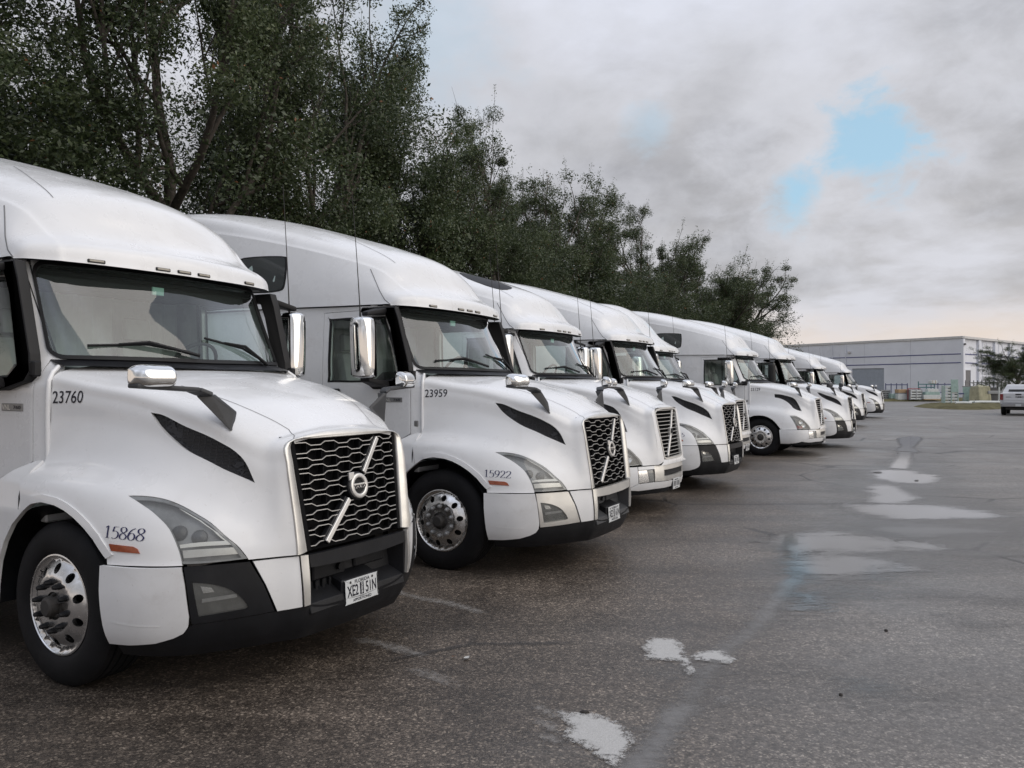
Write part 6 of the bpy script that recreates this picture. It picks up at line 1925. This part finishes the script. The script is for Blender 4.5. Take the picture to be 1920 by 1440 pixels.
def yard(name, label, cat, u, Y, parts, rz=None, group=None):
    t = thing(name, label, cat, (wx(u, Y), Y, .2), (YARD + math.pi/2*0 if rz is None else R(rz)), group)
    for nm, acc, mat in parts: obj(nm, acc.build(nm, M[mat]), t)
    return t
def rack(L, h, n, beams, mat, th=.09):
    out = []
    for k in range(n):
        x = -L/2 + L*k/(n-1); out.append(('post', box(x-th/2, x+th/2, -th/2, th/2, 0, h if not hasattr(h, '__len__') else h[k], .01), mat))
    for z in beams: out.append(('beam', box(-L/2, L/2, -th*.4, th*.4, z-.06, z+.06, .01), mat))
    return out
def slats(L, wd, h, n, mat, frame='pvc'):
    out = []
    for k in range(n):
        z = (k + .5) * h / n; out.append(('slat', box(-L/2, L/2, -wd/2, wd/2, z - h/n*.30, z + h/n*.30, .01), mat))
    for x in (-L/2, 0, L/2): out.append(('upright', box(x-.04, x+.04, -wd/2-.03, wd/2+.03, 0, h, .01), frame))
    return out
RZ = 8
yard('storage_crate', 'grey slatted crate beside the last truck, at the left end of the yard', 'crate', 1656, 99, slats(1.2, 1.0, 1.25, 5, 'greyrack', 'greyrack'), RZ)
yard('wrapped_pallet', 'pale green wrapped pallet between grey crate and cardboard stack', 'pallet', 1673, 98.5, [('load', box(-.42,.42,-.4,.4,.12,.78,.06), 'greenglass'), ('pallet_base', box(-.5,.5,-.45,.45,0,.12,.01), 'card')], RZ)
yard('storage_rack', 'blue steel rack of bare posts behind the wrapped pallet', 'rack', 1681, 103, rack(3.1, 2.1, 5, (1.9,), 'bluerack'), RZ, 'steel racks in the yard')
yard('cardboard_stack', 'stack of white panels topped with brown cardboard', 'stack', 1690, 98, [('panels', box(-.7,.7,-.4,.4,0,.72,.02), 'pvc'), ('dark_layer', box(-.68,.68,-.38,.38,.72,.86,.01), 'greyrack'), ('cardboard', box(-.66,.66,-.38,.38,.86,1.32,.03), 'card')], RZ)
yard('window_rack', 'rack of white window frames under a red top rail', 'rack', 1714, 97.5, slats(1.55, .8, 1.28, 4, 'pvc', 'greyrack') + [('top_rail', box(-.85,.85,-.06,.06,1.33,1.43,.01), 'redrack'), ('red_post', box(-.88,-.80,-.06,.06,0,1.4,.01), 'redrack')], RZ)
yard('storage_rack', 'teal rack with one tall post beside the white window frames', 'rack', 1737, 98.5, rack(2.2, (2.3, 2.0, 2.0), 3, (1.95, 1.55), 'teal'), RZ, 'steel racks in the yard')
yard('panel_stack', 'long stack of white panels below the teal rack', 'stack', 1744, 97.5, [('bundle', box(-1.15,1.15,-.4,.4,.1,.62,.02), 'pvc'), ('bundle', box(-.9,1.1,-.35,.35,.62,1.0,.02), 'greenglass'), ('bundle', box(-.5,.95,-.3,.3,1.0,1.38,.03), 'pvc'), ('bearer', box(-1.1,1.1,-.45,.45,0,.1,.01), 'card')], RZ)
yard('crate_pile', 'pale bundle with brown straps lying on top of the teal rack', 'bundle', 1749, 99, [('bundle', box(-.45,.45,-.3,.3,2.03,2.42,.05), 'pvc'), ('strap', box(-.25,-.18,-.31,.31,2.02,2.44,.01), 'card'), ('strap', box(.12,.19,-.31,.31,2.02,2.44,.01), 'card')], RZ)
yard('storage_rack', 'blue steel rack right of the teal rack, against the warehouse wall', 'rack', 1765, 104, rack(3.0, 2.15, 4, (1.95, .9), 'bluerack'), RZ, 'steel racks in the yard')
yard('window_stack', 'tall leaning stack of white and green window frames on the grass island', 'stack', 1781, 77, slats(1.25, .6, 1.75, 6, 'pvc', 'greenglass') + [('pane', box(-.05,.62,-.36,-.30,1.1,2.35,.01), 'greenglass'), ('skid', box(-.7,.6,-.35,.35,-.08,.02,.02), 'redrack')], -4)
yard('sawhorse', 'blue folding sawhorse beside the leaning window frames', 'sawhorse', 1801, 80, [('top', box(-.35,.35,-.06,.06,.85,1.0,.02), 'bluerack')] + [('leg', tube([(s_*.28, 0, .88), (s_*.34, q*.28, 0)], .025, 6), 'greyrack') for s_ in (-1, 1) for q in (-1, 1)], 0)
yard('mesh_panel', 'upright grey mesh panel standing left of the tarp covered heap', 'panel', 1814, 84, [('panel_frame', box(-.5,.5,-.03,.03,0,1.65,.01), 'greenglass'), ('rail', box(-.55,.55,-.05,.05,1.62,1.72,.01), 'greyrack')], 0)
def heap(L, wd, h, seed):
    r = np.random.default_rng(seed); n, m = 14, 8; V = []
    for i in range(n):
        for j in range(m):
            u = i/(n-1)*2-1; v = j/(m-1)*2-1; z = h*max(0, (1-abs(u)**14))*max(0, (1-abs(v)**9))
            V.append((u*L/2 + r.normal(0, .03), v*wd/2 + r.normal(0, .03), max(0, z + r.normal(0, .06)*(z > .1))))
    return Acc().auto(V, [[i*m+j, (i+1)*m+j, (i+1)*m+j+1, i*m+j+1] for i in range(n-1) for j in range(m-1)], 60)
yard('covered_heap', 'black heap half covered by a faded yellow tarp beside the pickup', 'heap', 1848, 82, [('heap', heap(2.7, 1.6, 1.5, 3), 'blackheap'), ('tarp', heap(1.5, 1.75, 1.72, 5).move(Matrix.Translation((-.62, -.02, 0))), 'tarp'), ('tarp_fold', box(-.3,1.25,-.80,-.72,.86,1.22,.05), 'greyrack')], 4)
yard('white_post', 'leaning white post between the black heap and the pickup', 'post', 1873.5, 78, [('post', tube([(-.05,0,0),(.0,0,1.6)], .06, 8), 'pvc'), ('foot', box(-.22,.18,-.2,.2,0,.08,.02), 'pvc')], 0)
def roll(L, r_, n, seed):
    a = Acc(); rr2 = np.random.default_rng(seed)
    for k in range(n):
        y = (k - (n-1)/2)*r_*1.9; a.join(tube([(-L/2 + rr2.uniform(-.2,.2), y, r_), (0, y + rr2.uniform(-.04,.04), r_ + .02), (L/2 + rr2.uniform(-.2,.2), y, r_)], r_, 8))
    return a
yard('plastic_wrap_roll', 'short roll of white plastic wrap on the grass left of the heap', 'roll', 1806, 73, [('roll', roll(1.3, .12, 1, 2), 'pvc')], 3)
yard('plastic_wrap_roll', 'long bundle of white plastic wrap along the foot of the black heap', 'roll', 1845, 76, [('roll', roll(2.6, .13, 2, 4), 'pvc')], 6)
fence = yard('dock_railing', 'dark railing with many posts along the foot of the warehouse', 'railing', 1852, 112, [('rail', box(-4.4,4.4,-.04,.04,2.15,2.28,.01), 'doorgrey'), ('rail', box(-4.4,4.4,-.04,.04,1.3,1.38,.01), 'doorgrey')] + [('post', box(-4.3 + k*.78 - .05, -4.3 + k*.78 + .05, -.05, .05, 0, 2.55, .01), 'doorgrey') for k in range(12)], 20)
# small tree at the right edge
_t = thing('yard_tree', 'dark bushy tree beside the warehouse at the right edge', 'tree', (wx(1914, 84), 84, 0), R(70)); _t.scale = (.95, .95, .56)
obj('trunk', TREES[2][0], _t); obj('crown', TREES[2][1], _t)

# ================================================================== PICKUP
M['pk_white'] = pbr('pickup_paint', (.62, .63, .65), .3, 0, .5, .5, var=.02)
M['taillight'] = pbr('tail_lamp', (.22, .018, .02), .25, 0, .5, .5)
M['bumper_chrome'] = pbr('pickup_bumper', (.30, .30, .31), .3, .7, .5)
pk = thing('pickup_truck', 'white pickup truck seen from behind at the right edge', 'pickup', (31.9, 49.2, 0), R(90 - 36))
def pkp(nm, acc, mat, par=pk): return obj(nm, acc.build(nm, M[mat]), par)
# local: x forward, origin under the tailgate
a = Acc()
prof = [(0.05,.72),(0.03,1.0),(0.08,1.40),(1.95,1.44),(2.0,1.44),(2.35,1.92),(2.7,1.98),(3.9,1.96),(4.55,1.45),(5.7,1.30),(5.85,1.05),(5.85,.62),(5.3,.52),(4.95,.62),(4.75,.9),(4.3,.9),(4.1,.6),(3.8,.50),(1.75,.50),(1.5,.72),(1.32,.92),(.92,.92),(.72,.66)]
n = len(prof); V = []
for y in (-1, 1):
    for x, z in prof: V.append((x, y * (.99 if z < 1.45 else .99 - .22*(z-1.45)/.5), z))
bev(V, [list(range(n))[::-1], list(range(n, 2*n))] + [[i, (i+1) % n, n+(i+1) % n, n+i] for i in range(n)], .03, 2, a)
pkp('body', a, 'pk_white')
tgp = pkp('tailgate', bev(*hexf([(.0,-.80,.80),(.05,-.80,.80),(.05,.80,.80),(.0,.80,.80),(.035,-.78,1.40),(.09,-.78,1.40),(.09,.78,1.40),(.035,.78,1.40)]), .015, 2), 'pk_white')
pkp('tailgate_handle', box(-.0,.03,-.16,.16,1.30,1.37,.01), 'trim', tgp)
pkp('crease', bev(*hexf([(-.008,-.72,.98),(.03,-.72,.98),(.03,.72,.98),(-.008,.72,.98),(-.002,-.72,1.05),(.03,-.72,1.05),(.03,.72,1.05),(-.002,.72,1.05)]), .01, 1), 'pk_white', tgp)
def back_text(s, size, y, z, sx, mat, x=-.004):
    V, F = text_geo(s, size, 'CENTER', sx, .003); t = plane_text(V, F, (x, y, z), (0, -1, 0), (.06, 0, 1)); return t
pkp('tailgate_lettering', back_text('GMC', .15, -.06, 1.12, 1.35, 'redrack', .006), 'interior_dark', tgp)
pkp('model_lettering', back_text('SIERRA', .085, .52, 1.14, 1.1, 'steel', .008), 'greyrack', tgp)
for s_ in (-1, 1):
    tl = pkp('tail_light', bev(*hexf([(-.01,s_*.83,.98),(.12,s_*.80,.98),(.12,s_*1.0,.98),(.03,s_*.99,.98),(.02,s_*.83,1.36),(.14,s_*.80,1.36),(.14,s_*1.0,1.36),(.06,s_*.985,1.36)]), .015, 2), 'taillight')
    for x in (1.12, 4.52):
        w_ = obj('wheel', LIB['pk_wheel'] if 'pk_wheel' in LIB else LIB.setdefault('pk_wheel', lathe([(0,.02),(.10,.02),(.22,.0),(.245,.02),(.255,.015),(.30,.03),(.37,.02),(.395,-.02),(.40,-.06),(.40,-.20),(.37,-.25),(.25,-.25)], 32).build('wheel', M['rubber'])), pk)
        w_.location = (x, s_*.97 if s_ > 0 else -.97, .40)
        if s_ > 0: w_.rotation_euler = (0, 0, math.pi)
        obj('rim', LIB['pk_rim'] if 'pk_rim' in LIB else LIB.setdefault('pk_rim', lathe([(0,.035),(.06,.035),(.08,.02),(.20,.006),(.235,.026),(.25,.022)], 24).build('rim', M['alu'])), w_)
bp_ = pkp('bumper', bev(*hexf([(-.16,-.92,.55),(.1,-.98,.55),(.1,.98,.55),(-.16,.92,.55),(-.14,-.92,.76),(.1,-.98,.76),(.1,.98,.76),(-.14,.92,.76)]), .03, 2), 'bumper_chrome')
pkp('license_plate', box(-.175,-.155,-.155,.155,.58,.735,.004), 'plate')
pkp('underbody', box(.1,3.8,-.7,.7,.34,.55,.05), 'steel')
pkp('rear_window', bev(*hexf([(2.02,-.66,1.50),(2.05,-.66,1.50),(2.05,.66,1.50),(2.02,.66,1.50),(2.34,-.60,1.86),(2.37,-.60,1.86),(2.37,.60,1.86),(2.34,.60,1.86)]), 0), 'interior_dark')
for s_ in (-1, 1): pkp('side_window', bev(*hexf([(2.5,s_*.93,1.5),(4.2,s_*.93,1.5),(4.2,s_*.965,1.5),(2.5,s_*.965,1.5),(2.6,s_*.78,1.88),(3.8,s_*.78,1.88),(3.8,s_*.815,1.88),(2.6,s_*.815,1.88)]), 0), 'interior_dark')
